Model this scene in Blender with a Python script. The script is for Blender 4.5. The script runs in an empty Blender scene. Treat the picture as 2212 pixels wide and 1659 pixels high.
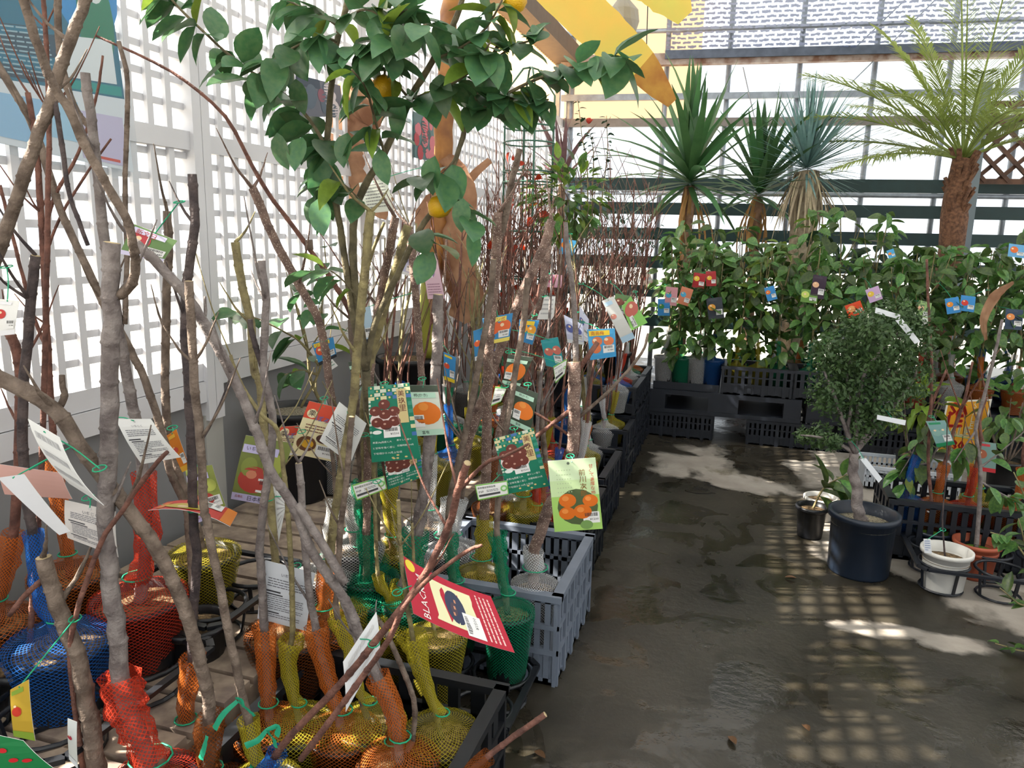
import bpy, math, random
import numpy as np
from mathutils import Vector, Matrix
random.seed(7)
R = random.random
def U(a, b): return a + (b - a) * random.random()
SC = bpy.context.scene
COL = SC.collection

# ------------------------------------------------------------------ camera
F_PX, IW, IH = 1620.0, 2212, 1659
PITCH, ROLL, YAW, CAM_H = math.radians(11.2), math.radians(1.3), math.radians(17.0), 1.5
CAM = np.array([0.0, 0.0, CAM_H])
FW = np.array([-math.sin(YAW) * math.cos(PITCH), math.cos(YAW) * math.cos(PITCH), -math.sin(PITCH)])
_rt = np.array([math.cos(YAW), math.sin(YAW), 0.0])
_up = np.cross(_rt, FW)
RT = math.cos(ROLL) * _rt + math.sin(ROLL) * _up
UP = -math.sin(ROLL) * _rt + math.cos(ROLL) * _up
NH = np.array([-math.sin(YAW), math.cos(YAW), 0.0])
cd = bpy.data.cameras.new('camera')
cd.sensor_width = 36.0
cd.lens = F_PX / IW * 36.0
cd.clip_start, cd.clip_end = 0.05, 200
cam = bpy.data.objects.new('camera', cd)
COL.objects.link(cam)
cam.matrix_world = Matrix(((RT[0], UP[0], -FW[0], 0), (RT[1], UP[1], -FW[1], 0), (RT[2], UP[2], -FW[2], CAM_H), (0, 0, 0, 1)))
SC.camera = cam

# ------------------------------------------------------------------ world, sun, exposure
wd = bpy.data.worlds.new('sky'); SC.world = wd
wd.use_nodes = True
bg = wd.node_tree.nodes['Background']
bg.inputs['Color'].default_value = (0.90, 0.95, 1.0, 1)
bg.inputs['Strength'].default_value = 2.0
SUN_EL, SUN_DIR = math.radians(42.0), (0.945, 0.326)
sl = bpy.data.lights.new('sun', 'SUN')
sl.energy = 30.0; sl.angle = math.radians(0.53); sl.color = (1.0, 0.92, 0.80)
sun = bpy.data.objects.new('sun', sl); COL.objects.link(sun)
_d = Vector((SUN_DIR[0] * math.cos(SUN_EL), SUN_DIR[1] * math.cos(SUN_EL), -math.sin(SUN_EL)))
sun.rotation_euler = _d.to_track_quat('-Z', 'Y').to_euler()
sun.location = (-6, 0, 8)
vs = SC.view_settings
vs.view_transform = 'Standard'; vs.look = 'None'; vs.gamma = 1.0; vs.use_curve_mapping = False
vs.exposure = -0.38

# ------------------------------------------------------------------ places seen in the photograph -> places in the nursery
def ray(x, y): return FW + (x - IW / 2) / F_PX * RT - (y - IH / 2) / F_PX * UP
def pz(x, y, z):
    d = ray(x, y); t = (z - CAM_H) / d[2]; return CAM + t * d
def hp(x, y, D):
    d = ray(x, y); t = D / (d @ NH); return CAM + t * d
def px_x(x, y, X):
    d = ray(x, y); return CAM + (X / d[0]) * d
def fwd(p): return float((np.asarray(p, float) - CAM) @ NH)
def zc(p): return float((np.asarray(p, float) - CAM) @ FW)

# ------------------------------------------------------------------ mesh helpers
def A(*v): return np.array(v, float)
class MB:
    def __init__(s): s.v = []; s.f = []; s.m = []; s.uv = []; s.hasuv = False
    def add(s, vs, fs, m=0, uvs=None):
        o = len(s.v); s.v.extend([tuple(map(float, p)) for p in vs])
        for k, f in enumerate(fs):
            s.f.append(tuple(i + o for i in f)); s.m.append(m)
            if uvs is not None: s.hasuv = True; s.uv.append([uvs[i] for i in f])
            else: s.uv.append([(0, 0)] * len(f))
        return s
    def box(s, lo, hi, m=0):
        (a, b, c), (d, e, f) = lo, hi
        v = [(a, b, c), (d, b, c), (d, e, c), (a, e, c), (a, b, f), (d, b, f), (d, e, f), (a, e, f)]
        return s.add(v, [(3, 2, 1, 0), (4, 5, 6, 7), (0, 1, 5, 4), (1, 2, 6, 5), (2, 3, 7, 6), (3, 0, 4, 7)], m)
    def beam(s, p, q, w, h, m=0, up=(0, 0, 1)):
        p, q = A(*p), A(*q); d = q - p; d /= np.linalg.norm(d)
        sd = np.cross(d, A(*up)); n = np.linalg.norm(sd)
        sd = np.cross(d, A(1, 0, 0)) if n < 1e-4 else sd
        sd /= np.linalg.norm(sd); u = np.cross(sd, d)
        v = [e + a * sd * w / 2 + b * u * h / 2 for e in (p, q) for a, b in ((-1, -1), (1, -1), (1, 1), (-1, 1))]
        return s.add(v, [(0, 1, 2, 3), (7, 6, 5, 4), (0, 4, 5, 1), (1, 5, 6, 2), (2, 6, 7, 3), (3, 7, 4, 0)], m)
    def tube(s, pts, rad, n=7, m=0, cap=True, mcap=None, wob=0):
        pts = [A(*p) for p in pts]; k = len(pts)
        if not hasattr(rad, '__len__'): rad = [rad] * k
        vs = []; prev = None; uvs = []; L = 0
        for i in range(k):
            d = pts[min(i + 1, k - 1)] - pts[max(i - 1, 0)]
            d = d / (np.linalg.norm(d) + 1e-9)
            if prev is None:
                a = np.cross(d, A(0, 0, 1))
                if np.linalg.norm(a) < .2: a = np.cross(d, A(1, 0, 0))
            else: a = prev - d * (prev @ d)
            a = a / (np.linalg.norm(a) + 1e-9); b = np.cross(d, a); prev = a
            if i: L += np.linalg.norm(pts[i] - pts[i - 1])
            for j in range(n):
                t = 2 * math.pi * j / n
                vs.append(pts[i] + rad[i] * (1 + (U(-wob, wob) if wob else 0)) * (math.cos(t) * a + math.sin(t) * b)); uvs.append((j / n, L))
        fs = [(i * n + j, i * n + (j + 1) % n, (i + 1) * n + (j + 1) % n, (i + 1) * n + j) for i in range(k - 1) for j in range(n)]
        s.add(vs, fs, m, uvs)
        if cap:
            o = len(s.v) - k * n
            for ring, rev in ((0, True), (k - 1, False)):
                f = [o + ring * n + j for j in range(n)]
                s.f.append(tuple(f[::-1] if rev else f)); s.m.append(m if mcap is None or rev else mcap); s.uv.append([(0, 0)] * n)
        return s
    def lathe(s, prof, c=(0, 0, 0), n=20, m=0, us=1.0, vsc=1.0, wob=0, close=False):
        vs = []; uvs = []; L = 0; k = len(prof)
        ph = U(0, 6)
        for i, (r, z) in enumerate(prof):
            if i: L += math.hypot(r - prof[i - 1][0], z - prof[i - 1][1])
            for j in range(n + 1):
                t = 2 * math.pi * j / n
                rr = r * (1 + wob * math.sin(3 * t + ph + 4 * i) * .6 + wob * math.sin(5 * t + 2 * ph + i) * .5)
                vs.append((c[0] + rr * math.cos(t), c[1] + rr * math.sin(t), c[2] + z)); uvs.append((j / n * us, L * vsc))
        fs = [(i * (n + 1) + j, i * (n + 1) + j + 1, (i + 1) * (n + 1) + j + 1, (i + 1) * (n + 1) + j) for i in range(k - 1) for j in range(n)]
        return s.add(vs, fs, m, uvs)
    def mesh(s, mats, smooth=False, off=None, name='mesh'):
        me = bpy.data.meshes.new(name)
        v = np.array(s.v, float).reshape(-1, 3)
        if off is not None: v = v - np.asarray(off, float)
        me.from_pydata([tuple(p) for p in v], [], s.f)
        for mt in (mats if isinstance(mats, (list, tuple)) else [mats]): me.materials.append(mt)
        me.polygons.foreach_set('material_index', s.m)
        if smooth: me.polygons.foreach_set('use_smooth', [True] * len(s.f))
        if s.hasuv:
            l = me.uv_layers.new(name='UVMap')
            l.data.foreach_set('uv', [c for f in s.uv for p in f for c in p])
        me.update()
        return me
    def build(s, name, mats, parent=None, smooth=False):
        off = wloc(parent) if parent is not None else None
        return link(name, s.mesh(mats, smooth, off, name), parent)
def wloc(o):
    p = np.zeros(3)
    while o is not None:
        p = p + np.array(o.location); o = o.parent
    return p
def link(name, data, parent=None):
    o = bpy.data.objects.new(name, data); COL.objects.link(o)
    if parent is not None: o.parent = parent
    return o
def tag(o, label, cat, group=None, kind=None):
    if label: o['label'] = label
    if cat: o['category'] = cat
    if group: o['group'] = group
    if kind: o['kind'] = kind
    return o
def thing(name, label, cat, loc, group=None, kind=None):
    o = link(name, None); o.location = tuple(map(float, loc)); o.empty_display_size = .05
    return tag(o, label, cat, group, kind)
def structure(o): o['kind'] = 'structure'; return o

# ------------------------------------------------------------------ materials
def S(h):
    h = h.lstrip('#'); c = [int(h[i:i + 2], 16) / 255 for i in (0, 2, 4)]
    return tuple((x / 12.92 if x <= .04045 else ((x + .055) / 1.055) ** 2.4) for x in c)
MATS = {}
def mat(name, col, rough=.6, metal=0, var=.0, vscale=12, bump=0, bscale=60, spec=.5, trans=0, col2=None, transl=0, rnd=0, coat=0):
    if name in MATS: return MATS[name]
    col = S(col) if isinstance(col, str) else col
    m = bpy.data.materials.new(name); m.use_nodes = True
    nt = m.node_tree; b = nt.nodes['Principled BSDF']; out = nt.nodes['Material Output']
    b.inputs['Roughness'].default_value = rough; b.inputs['Metallic'].default_value = metal
    b.inputs['Specular IOR Level'].default_value = spec
    b.inputs['Base Color'].default_value = (*col, 1)
    if trans: b.inputs['Transmission Weight'].default_value = trans
    if coat: b.inputs['Coat Weight'].default_value = coat
    src = None
    tc = nt.nodes.new('ShaderNodeTexCoord')
    if var or col2:
        c2 = (S(col2) if isinstance(col2, str) else col2) if col2 else tuple(c * (1 - var) for c in col)
        n = nt.nodes.new('ShaderNodeTexNoise'); n.inputs['Scale'].default_value = vscale; n.inputs['Detail'].default_value = 4
        nt.links.new(tc.outputs['Object'], n.inputs['Vector'])
        rp = nt.nodes.new('ShaderNodeValToRGB')
        rp.color_ramp.elements[0].position = .35; rp.color_ramp.elements[1].position = .65
        rp.color_ramp.elements[0].color = (*c2, 1); rp.color_ramp.elements[1].color = (*col, 1)
        nt.links.new(n.outputs['Fac'], rp.inputs['Fac']); src = rp.outputs['Color']
    if rnd:
        oi = nt.nodes.new('ShaderNodeObjectInfo')
        hs = nt.nodes.new('ShaderNodeHueSaturation')
        mp = nt.nodes.new('ShaderNodeMapRange'); mp.inputs['To Min'].default_value = 1 - rnd; mp.inputs['To Max'].default_value = 1 + rnd
        nt.links.new(oi.outputs['Random'], mp.inputs['Value']); nt.links.new(mp.outputs['Result'], hs.inputs['Value'])
        m2 = nt.nodes.new('ShaderNodeMapRange'); m2.inputs['To Min'].default_value = .5 - rnd * .06; m2.inputs['To Max'].default_value = .5 + rnd * .03
        nt.links.new(oi.outputs['Random'], m2.inputs['Value']); nt.links.new(m2.outputs['Result'], hs.inputs['Hue'])
        if src: nt.links.new(src, hs.inputs['Color'])
        else: hs.inputs['Color'].default_value = (*col, 1)
        src = hs.outputs['Color']
    if src: nt.links.new(src, b.inputs['Base Color'])
    if bump:
        n = nt.nodes.new('ShaderNodeTexNoise'); n.inputs['Scale'].default_value = bscale; n.inputs['Detail'].default_value = 3
        nt.links.new(tc.outputs['Object'], n.inputs['Vector'])
        bp = nt.nodes.new('ShaderNodeBump'); bp.inputs['Strength'].default_value = bump; bp.inputs['Distance'].default_value = .01
        nt.links.new(n.outputs['Fac'], bp.inputs['Height']); nt.links.new(bp.outputs['Normal'], b.inputs['Normal'])
    if transl:
        t = nt.nodes.new('ShaderNodeBsdfTranslucent')
        if src: nt.links.new(src, t.inputs['Color'])
        else: t.inputs['Color'].default_value = (*col, 1)
        mx = nt.nodes.new('ShaderNodeMixShader'); mx.inputs['Fac'].default_value = transl
        nt.links.new(b.outputs['BSDF'], mx.inputs[1]); nt.links.new(t.outputs['BSDF'], mx.inputs[2])
        nt.links.new(mx.outputs['Shader'], out.inputs['Surface'])
    MATS[name] = m
    return m
def sheet_mat(name, col, transl=.6, clear=.2, rough=.4):
    """thin plastic sheet: part clear, part milky"""
    if name in MATS: return MATS[name]
    col = S(col) if isinstance(col, str) else col
    m = bpy.data.materials.new(name); m.use_nodes = True
    nt = m.node_tree; b = nt.nodes['Principled BSDF']; out = nt.nodes['Material Output']
    b.inputs['Base Color'].default_value = (*col, 1); b.inputs['Roughness'].default_value = rough
    t = nt.nodes.new('ShaderNodeBsdfTranslucent'); t.inputs['Color'].default_value = (*col, 1)
    tr = nt.nodes.new('ShaderNodeBsdfTransparent'); tr.inputs['Color'].default_value = (*[.5 + .5 * c for c in col], 1)
    m1 = nt.nodes.new('ShaderNodeMixShader'); m1.inputs['Fac'].default_value = transl
    nt.links.new(b.outputs['BSDF'], m1.inputs[1]); nt.links.new(t.outputs['BSDF'], m1.inputs[2])
    m2 = nt.nodes.new('ShaderNodeMixShader'); m2.inputs['Fac'].default_value = clear
    nt.links.new(m1.outputs['Shader'], m2.inputs[1]); nt.links.new(tr.outputs['BSDF'], m2.inputs[2])
    nt.links.new(m2.outputs['Shader'], out.inputs['Surface'])
    MATS[name] = m
    return m
def net_mat(name, col, su=1.0, sv=1.0, open_=.55, base=.35):
    """knotless mesh net: crossing threads over see-through diamonds (threads follow the UVs)"""
    if name in MATS: return MATS[name]
    col = S(col)
    m = bpy.data.materials.new(name); m.use_nodes = True
    nt = m.node_tree; N = nt.nodes.new; Lk = nt.links.new
    b = nt.nodes['Principled BSDF']; out = nt.nodes['Material Output']
    b.inputs['Base Color'].default_value = (*col, 1); b.inputs['Roughness'].default_value = .7; b.inputs['Specular IOR Level'].default_value = .15
    uv = N('ShaderNodeUVMap'); sp = N('ShaderNodeSeparateXYZ'); Lk(uv.outputs['UV'], sp.inputs[0])
    def mth(op, a, b_=None):
        n = N('ShaderNodeMath'); n.operation = op
        for i, q in enumerate((a, b_)):
            if q is None: continue
            if isinstance(q, (int, float)): n.inputs[i].default_value = q
            else: Lk(q, n.inputs[i])
        return n.outputs[0]
    u = mth('MULTIPLY', sp.outputs[0], su); v = mth('MULTIPLY', sp.outputs[1], sv)
    w1 = mth('PINGPONG', mth('ADD', u, v), .5); w2 = mth('PINGPONG', mth('SUBTRACT', u, v), .5)
    mn = mth('MINIMUM', w1, w2)
    thr = mth('LESS_THAN', mn, .5 * (1 - open_) * .5)
    fac = mth('MAXIMUM', thr, base)
    tl = N('ShaderNodeBsdfTranslucent'); tl.inputs['Color'].default_value = (*col, 1)
    m0 = N('ShaderNodeMixShader'); m0.inputs['Fac'].default_value = .35
    Lk(b.outputs['BSDF'], m0.inputs[1]); Lk(tl.outputs['BSDF'], m0.inputs[2])
    tr = N('ShaderNodeBsdfTransparent')
    mx = N('ShaderNodeMixShader'); Lk(fac, mx.inputs['Fac']); Lk(tr.outputs['BSDF'], mx.inputs[1]); Lk(m0.outputs['Shader'], mx.inputs[2])
    Lk(mx.outputs['Shader'], out.inputs['Surface'])
    MATS[name] = m
    return m
def bark_mat(name, c1, c2, spots=None, sc=30):
    if name in MATS: return MATS[name]
    m = mat(name, c1, rough=.8, col2=c2, vscale=sc, bump=.5, bscale=140)
    if spots:
        nt = m.node_tree; b = nt.nodes['Principled BSDF']
        tc = nt.nodes['Texture Coordinate']
        vo = nt.nodes.new('ShaderNodeTexVoronoi'); vo.inputs['Scale'].default_value = 160
        nt.links.new(tc.outputs['Object'], vo.inputs['Vector'])
        rp = nt.nodes.new('ShaderNodeValToRGB'); rp.color_ramp.elements[0].position = .18; rp.color_ramp.elements[1].position = .28
        rp.color_ramp.elements[0].color = (1, 1, 1, 1); rp.color_ramp.elements[1].color = (0, 0, 0, 1)
        nt.links.new(vo.outputs['Distance'], rp.inputs['Fac'])
        mx = nt.nodes.new('ShaderNodeMix'); mx.data_type = 'RGBA'
        nt.links.new(rp.outputs['Color'], mx.inputs['Factor'])
        nt.links.new(b.inputs['Base Color'].links[0].from_socket, mx.inputs['A'])
        mx.inputs['B'].default_value = (*S(spots), 1)
        nt.links.new(mx.outputs['Result'], b.inputs['Base Color'])
    return m

WHITE = mat('white_paint', '#e4e4e8', .5, var=.10, vscale=3)
GREYWALL = mat('grey_wall_panel', '#8d8d8f', .7, var=.1, vscale=4)
STEEL = mat('galvanised_steel', '#9aa3ae', .45, metal=.5, var=.25, vscale=14)
RUST = mat('rusty_steel', '#b6aaa4', .7, metal=.3, col2='#7a5a4a', vscale=9)
DKGREEN = mat('dark_green_paint', '#1d3b3c', .5, var=.2)
BLACKPL = mat('black_plastic', '#171a20', .42, var=.25, vscale=20)
BLACKPOT = mat('black_pot_plastic', '#16181d', .38, var=.2, vscale=9)
NAVYPL = mat('dark_navy_plastic', '#171c26', .45, var=.3, vscale=9)
GREYPL = mat('grey_plastic', '#77808f', .45, var=.18, vscale=9)
WOOD = mat('grey_wood', '#b3a08c', .8, col2='#84746a', vscale=16)
DKWOOD = mat('brown_wood', '#6a4b3a', .7, col2='#4a3328', vscale=12)
SOIL = mat('soil', '#8a7250', .95, col2='#3a2a1a', vscale=70, bump=1, bscale=90)
GRAVEL = mat('pumice_gravel', '#b7ae96', .9, col2='#5c5444', vscale=130, bump=1, bscale=160)
BARK = bark_mat('grey_brown_bark', '#87776a', '#5a4c42')
BARKR = bark_mat('red_brown_bark', '#875c4e', '#583a32')
BARKD = bark_mat('dark_bark', '#5b4f4d', '#383032')
BARKS = bark_mat('speckled_bark', '#8d7468', '#67524a', '#c9b9a8')
BARKY = bark_mat('olive_bark', '#9a8f63', '#6f6448')
BARKG = bark_mat('pale_grey_bark', '#938a86', '#6a605e')
CUT = mat('cut_wood', '#cbb48a', .8, var=.2)
GREENST = mat('green_string', '#14a376', .5)

# ================================================================== SETTING
XW = -2.1                       # inner face of the white lattice wall
BDIR = A(math.cos(.092), math.sin(.092), 0); BN = A(-BDIR[1], BDIR[0], 0)
B0 = A(XW, 8.6, 0)              # foot of the corner between lattice wall and back wall
def bw(s, z, off=0.0): return B0 + BDIR * s + BN * off + A(0, 0, z)
def pb(x, y, off=0.0):          # a place on the back wall: (distance along it, height)
    d = ray(x, y); o = B0 + BN * off - CAM
    t = (o @ BN) / (d @ BN); p = CAM + t * d
    return float((p - B0) @ BDIR), float(p[2])
def floor_material():
    m = bpy.data.materials.new('wet_concrete'); m.use_nodes = True
    nt = m.node_tree; N = nt.nodes.new; Lk = nt.links.new
    b = nt.nodes['Principled BSDF']
    tc = N('ShaderNodeTexCoord'); sp = N('ShaderNodeSeparateXYZ'); Lk(tc.outputs['Object'], sp.inputs[0])
    def mth(op, a, b_=None, c=None):
        n = N('ShaderNodeMath'); n.operation = op
        for i, q in enumerate((a, b_, c)):
            if q is None: continue
            if isinstance(q, (int, float)): n.inputs[i].default_value = q
            else: Lk(q, n.inputs[i])
        return n.outputs[0]
    def noise(sc, det=5, dist=0, ro=.55):
        n = N('ShaderNodeTexNoise'); n.inputs['Scale'].default_value = sc; n.inputs['Detail'].default_value = det
        n.inputs['Distortion'].default_value = dist; n.inputs['Roughness'].default_value = ro
        Lk(tc.outputs['Object'], n.inputs['Vector']); return n.outputs['Fac']
    def ramp(x, p0, p1, c0, c1):
        r = N('ShaderNodeValToRGB'); e = r.color_ramp.elements
        e[0].position, e[1].position = p0, p1; e[0].color, e[1].color = (*c0, 1), (*c1, 1)
        Lk(x, r.inputs['Fac']); return r.outputs['Color']
    X, Y = sp.outputs[0], sp.outputs[1]
    nz = mth('MULTIPLY', mth('SUBTRACT', noise(2.2, 8, .4), .5), 1.1)
    # dry strip by the pots on the right
    a = mth('ADD', mth('SUBTRACT', Y, 3.72), mth('MULTIPLY', mth('SUBTRACT', X, .40), .72))
    bb = mth('MULTIPLY', mth('SUBTRACT', X, .45), 1.3)
    d1 = mth('ADD', mth('MINIMUM', a, bb), nz)
    # small dry island in front of it and drying patches by the pallets
    def island(cx, cy, rx, ry):
        q = mth('ADD', mth('POWER', mth('DIVIDE', mth('SUBTRACT', X, cx), rx), 2), mth('POWER', mth('DIVIDE', mth('SUBTRACT', Y, cy), ry), 2))
        return mth('ADD', mth('MULTIPLY', mth('SUBTRACT', 1.0, q), .25), mth('MULTIPLY', nz, 1.1))
    d = mth('MAXIMUM', d1, island(.72, 3.02, .30, .10))
    d = mth('MAXIMUM', d, island(-.25, 5.1, .30, .45))
    d = mth('MAXIMUM', d, island(.15, 4.75, .30, .2))
    dry = mth('MULTIPLY', mth('ADD', d, .0), 9.0)
    cl = N('ShaderNodeClamp'); Lk(dry, cl.inputs[0]); dry = cl.outputs[0]
    wetc = ramp(noise(1.7, 6, .6), .3, .75, S('#1d1912'), S('#443f35'))
    dryc = ramp(noise(5, 6), .3, .7, S('#8f877e'), S('#a8a198'))
    mx = N('ShaderNodeMix'); mx.data_type = 'RGBA'; Lk(dry, mx.inputs['Factor']); Lk(wetc, mx.inputs['A']); Lk(dryc, mx.inputs['B'])
    # moss and dirt
    ms = N('ShaderNodeMix'); ms.data_type = 'RGBA'; ms.blend_type = 'MULTIPLY'
    Lk(ramp(noise(3.1, 7, 1.0), .56, .74, (0, 0, 0), (1, 1, 1)), ms.inputs['Factor']); Lk(mx.outputs['Result'], ms.inputs['A'])
    ms.inputs['B'].default_value = (*S('#8e8a68'), 1)
    Lk(ms.outputs['Result'], b.inputs['Base Color'])
    pud = ramp(noise(3.3, 5, .8), .50, .60, (.40, .40, .40), (.035, .035, .035))
    rg = N('ShaderNodeMix'); rg.data_type = 'RGBA'; Lk(dry, rg.inputs['Factor']); Lk(pud, rg.inputs['A']); rg.inputs['B'].default_value = (.85, .85, .85, 1)
    Lk(rg.outputs['Result'], b.inputs['Roughness'])
    b.inputs['Specular IOR Level'].default_value = .45
    bp = N('ShaderNodeBump'); bp.inputs['Strength'].default_value = .12; bp.inputs['Distance'].default_value = .02
    Lk(noise(26, 5), bp.inputs['Height']); Lk(bp.outputs['Normal'], b.inputs['Normal'])
    return m
f = MB().box((-2.3, -4, -.1), (7, 9.6, 0)).build('floor', floor_material()); structure(f)
g = MB().box((-40, -30, -.3), (50, 60, -.12)).build('ground_outside', mat('pale_gravel_ground', '#c4bfb4', .9, var=.2, vscale=1.5)); structure(g)

# ---------------- left wall: posts, base boards, crossing slats
wl = thing('wall_left', 'white painted timber lattice wall above a grey panel base', None, (XW, 0, 0), kind='structure')
POSTS = [-.06, 1.25, 2.56, 3.87, 5.18, 6.49, 7.80, 8.60]
MB().box((XW - .06, -1.4, 0), (XW - .02, 8.6, .90)).build('base_panel', GREYWALL, wl)
for i in range(len(POSTS) - 1):
    y0, y1 = POSTS[i] + .05, POSTS[i + 1] - .05
    zb = .80 if i < 2 else .86
    MB().box((XW - .03, y0 - .02, zb), (XW + .022, y1 + .02, zb + .085)).build('base_board', WHITE, wl)
    MB().box((XW - .04, y0 - .02, zb + .088), (XW + .012, y1 + .02, zb + .16)).build('bottom_rail', WHITE, wl)
    MB().box((XW - .04, y0 - .02, 2.70), (XW + .02, y1 + .02, 2.78)).build('top_rail', WHITE, wl)
    MB().box((XW - .035, y0 - .02, 1.795), (XW + .012, y1 + .02, 1.865)).build('middle_rail', WHITE, wl)
    z0, z1 = zb + .16, 2.70
    if POSTS[i + 1] > 1.2:
        nv = round((y1 - y0) / .0925)
        vm = MB().box((-.010, -.014, z0), (.006, .014, z1)).mesh(WHITE, name='upright_slat')
        for k in range(1, nv):
            o = link('upright_slat', vm, wl); o.location = (0, y0 + (y1 - y0) * k / nv, 0)
        hm = MB().box((-.030, y0 - .02, -.0125), (-.010, y1 + .02, .0125)).mesh(WHITE, name='cross_slat')
        nz_ = int((z1 - z0) / .0905)
        for k in range(1, nz_ + 1):
            z = z0 + .0905 * k
            if abs(z - 1.83) < .05 or z > 2.67: continue
            o = link('cross_slat', hm, wl); o.location = (0, 0, z)
for y in POSTS:
    for q in (-1, 1):
        MB().box((XW - .05, y + q * .025 - .0235, .72), (XW + .03, y + q * .025 + .0235, 2.80)).build('post', WHITE, wl)
    MB().box((XW - .018, y - .055, 0), (XW + .012, y + .055, .74)).build('post_foot', mat('grey_pillar', '#b4b3ad', .7), wl)
# corrugated sheet over the lattice and the beam that carries it
def corrugated(y0, y1, z0, z1, m, name, parent):
    b = MB(); n = int((y1 - y0) / .019); amp = .008
    v = []
    for k in range(n + 1):
        y = y0 + (y1 - y0) * k / n; x = XW - .09 + amp * math.sin(k * math.pi / 2)
        v += [(x, y, z0), (x, y, z1)]
    b.add(v, [(2 * k, 2 * k + 2, 2 * k + 3, 2 * k + 1) for k in range(n)])
    return b.build(name, m, parent)
WSHEET = sheet_mat('milky_corrugated_sheet', '#eef2f6', .75, .05)
OSHEET = sheet_mat('amber_corrugated_sheet', '#f0c493', .8, .05)
ROOFM = sheet_mat('milky_roof_film', '#e6e9ec', .45, .0)
corrugated(-1.4, 6.08, 2.80, 3.36, WSHEET, 'corrugated_sheet', wl)
corrugated(6.10, 8.6, 2.80, 3.36, OSHEET, 'corrugated_sheet', wl)
MB().box((XW - .10, -1.4, 3.50), (XW - .09, 8.6, 4.5)).build('upper_sheet', WSHEET, wl)
for y in (2.56, 4.3, 6.09, 8.55):
    MB().box((XW - .08, y - .03, 2.8), (XW - .03, y + .03, 3.4)).build('sheet_post', STEEL, wl)
gb = MB().box((XW - .1, -1.4, 3.36), (XW + .16, 8.62, 3.50))
gb.box((XW + .16, -1.4, 3.345), (XW + .19, 8.62, 3.52))
tr = gb.build('trim_1', mat('brown_gutter_beam', '#5c5148', .6, var=.15)); structure(tr); tr['label'] = 'brown roof beam running above the lattice wall'

ws = MB().box((-2.965, -1.5, 2.36), (-2.955, 6.2, 3.02)).build('added_sun_screen', sheet_mat('milky_sun_blocker', '#f2f4f6', .85, .02)); structure(ws); ws['label'] = 'milky sheet added outside the lattice wall to block sun'  # added sheet, blocks part of the sun so fewer spots reach the aisle
# ---------------- back wall: steel grid, panes, dark boards
wb = thing('wall_back', 'glazed greenhouse back wall of steel pipes and clear film', None, tuple(B0), kind='structure')
SV = [pb(x, 207)[0] for x in (1232, 1437, 1570, 1722, 1883, 2045, 2205)]
dS = SV[-1] - SV[-2]; SV += [SV[-1] + dS * k for k in range(1, 4)]
for k, s_ in enumerate(SV):
    MB().tube([bw(s_, 0), bw(s_, 4.6)], .028 if k else .045, 8).build('upright_pipe', STEEL, wb, True)
zB = lambda y, x=1722: pb(x, y)[1]
SMAX = SV[-1]
def rail(y, w, h, m, name, off=-.05, shape='box'):
    z = zB(y)
    b = MB()
    if shape == 'box': b.beam(bw(-.02, z, off), bw(SMAX, z, off), w, h)
    else: b.tube([bw(-.02, z, off), bw(SMAX, z, off)], w / 2, 8)
    return b.build(name, m, wb, shape != 'box')
rail(60, .05, .06, STEEL, 'rail_pipe', shape='pipe')
rail(128, .09, .115, RUST, 'rusty_beam', off=-.12)
rail(207, .05, .065, STEEL, 'rail_pipe')
rail(264, .06, .085, mat('weathered_rail', '#8b8684', .7, var=.2), 'rail_pipe')
rail(421, .05, .05, STEEL, 'rail_pipe', shape='pipe')
for y, h in ((401, .135), (455, .13), (512, .13), (575, .13), (640, .13), (705, .13)):
    rail(y, .03, h, DKGREEN, 'dark_board', off=-.02)
PANE = sheet_mat('clear_film', '#f4f8fc', .5, .82)
OPANE = sheet_mat('amber_film', '#f5c79c', .8, .15)
ys = [0.0, zB(421), zB(264), zB(207), zB(128), zB(60), 4.6]
edges = [0.0] + SV[1:]
for i in range(len(edges) - 1):
    for j in range(len(ys) - 1):
        amb = (i == 0 and j >= 2) or (i == 1 and j >= 2)
        if i == 1 and amb:                      # the amber sheet ends half way along this bay
            mid = edges[1] + (edges[2] - edges[1]) * .55
            MB().add([bw(edges[1], ys[j], .04), bw(mid, ys[j], .04), bw(mid, ys[j + 1], .04), bw(edges[1], ys[j + 1], .04)], [(0, 1, 2, 3)]).build('pane', OPANE, wb)
            MB().add([bw(mid, ys[j], .04), bw(edges[2], ys[j], .04), bw(edges[2], ys[j + 1], .04), bw(mid, ys[j + 1], .04)], [(0, 1, 2, 3)]).build('pane', PANE, wb)
            continue
        MB().add([bw(edges[i], ys[j], .04), bw(edges[i + 1], ys[j], .04), bw(edges[i + 1], ys[j + 1], .04), bw(edges[i], ys[j + 1], .04)], [(0, 1, 2, 3)]).build('pane', OPANE if amb else PANE, wb)
# thin bracing wires
for (x0, y0, x1, y1) in ((2020, 0, 1838, 180), (1350, 70, 1400, 120), (1605, 145, 1632, 265), (1955, 0, 1840, 110)):
    a_, b_ = pb(x0, y0, -.1), pb(x1, y1, -.1)
    MB().tube([bw(*a_, -.1), bw(*b_, -.1)], .006, 5).build('bracing_wire', STEEL, wb)
MB().tube([bw(pb(1397, 10)[0], 4.5, -.1), bw(pb(1397, 122)[0], pb(1397, 122)[1], -.1)], .006, 5).build('bracing_wire', BLACKPL, wb)
# roof film
rf = MB().box((-2.25, -6, 4.5), (12, 9.9, 4.52)).build('ceiling', ROOFM); structure(rf)

SC.cycles.max_bounces = 4; SC.cycles.diffuse_bounces = 2; SC.cycles.glossy_bounces = 2
SC.cycles.transmission_bounces = 3; SC.cycles.transparent_max_bounces = 7
SC.cycles.caustics_reflective = False; SC.cycles.caustics_refractive = False
SC.cycles.sample_clamp_indirect = 6.0

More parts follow.
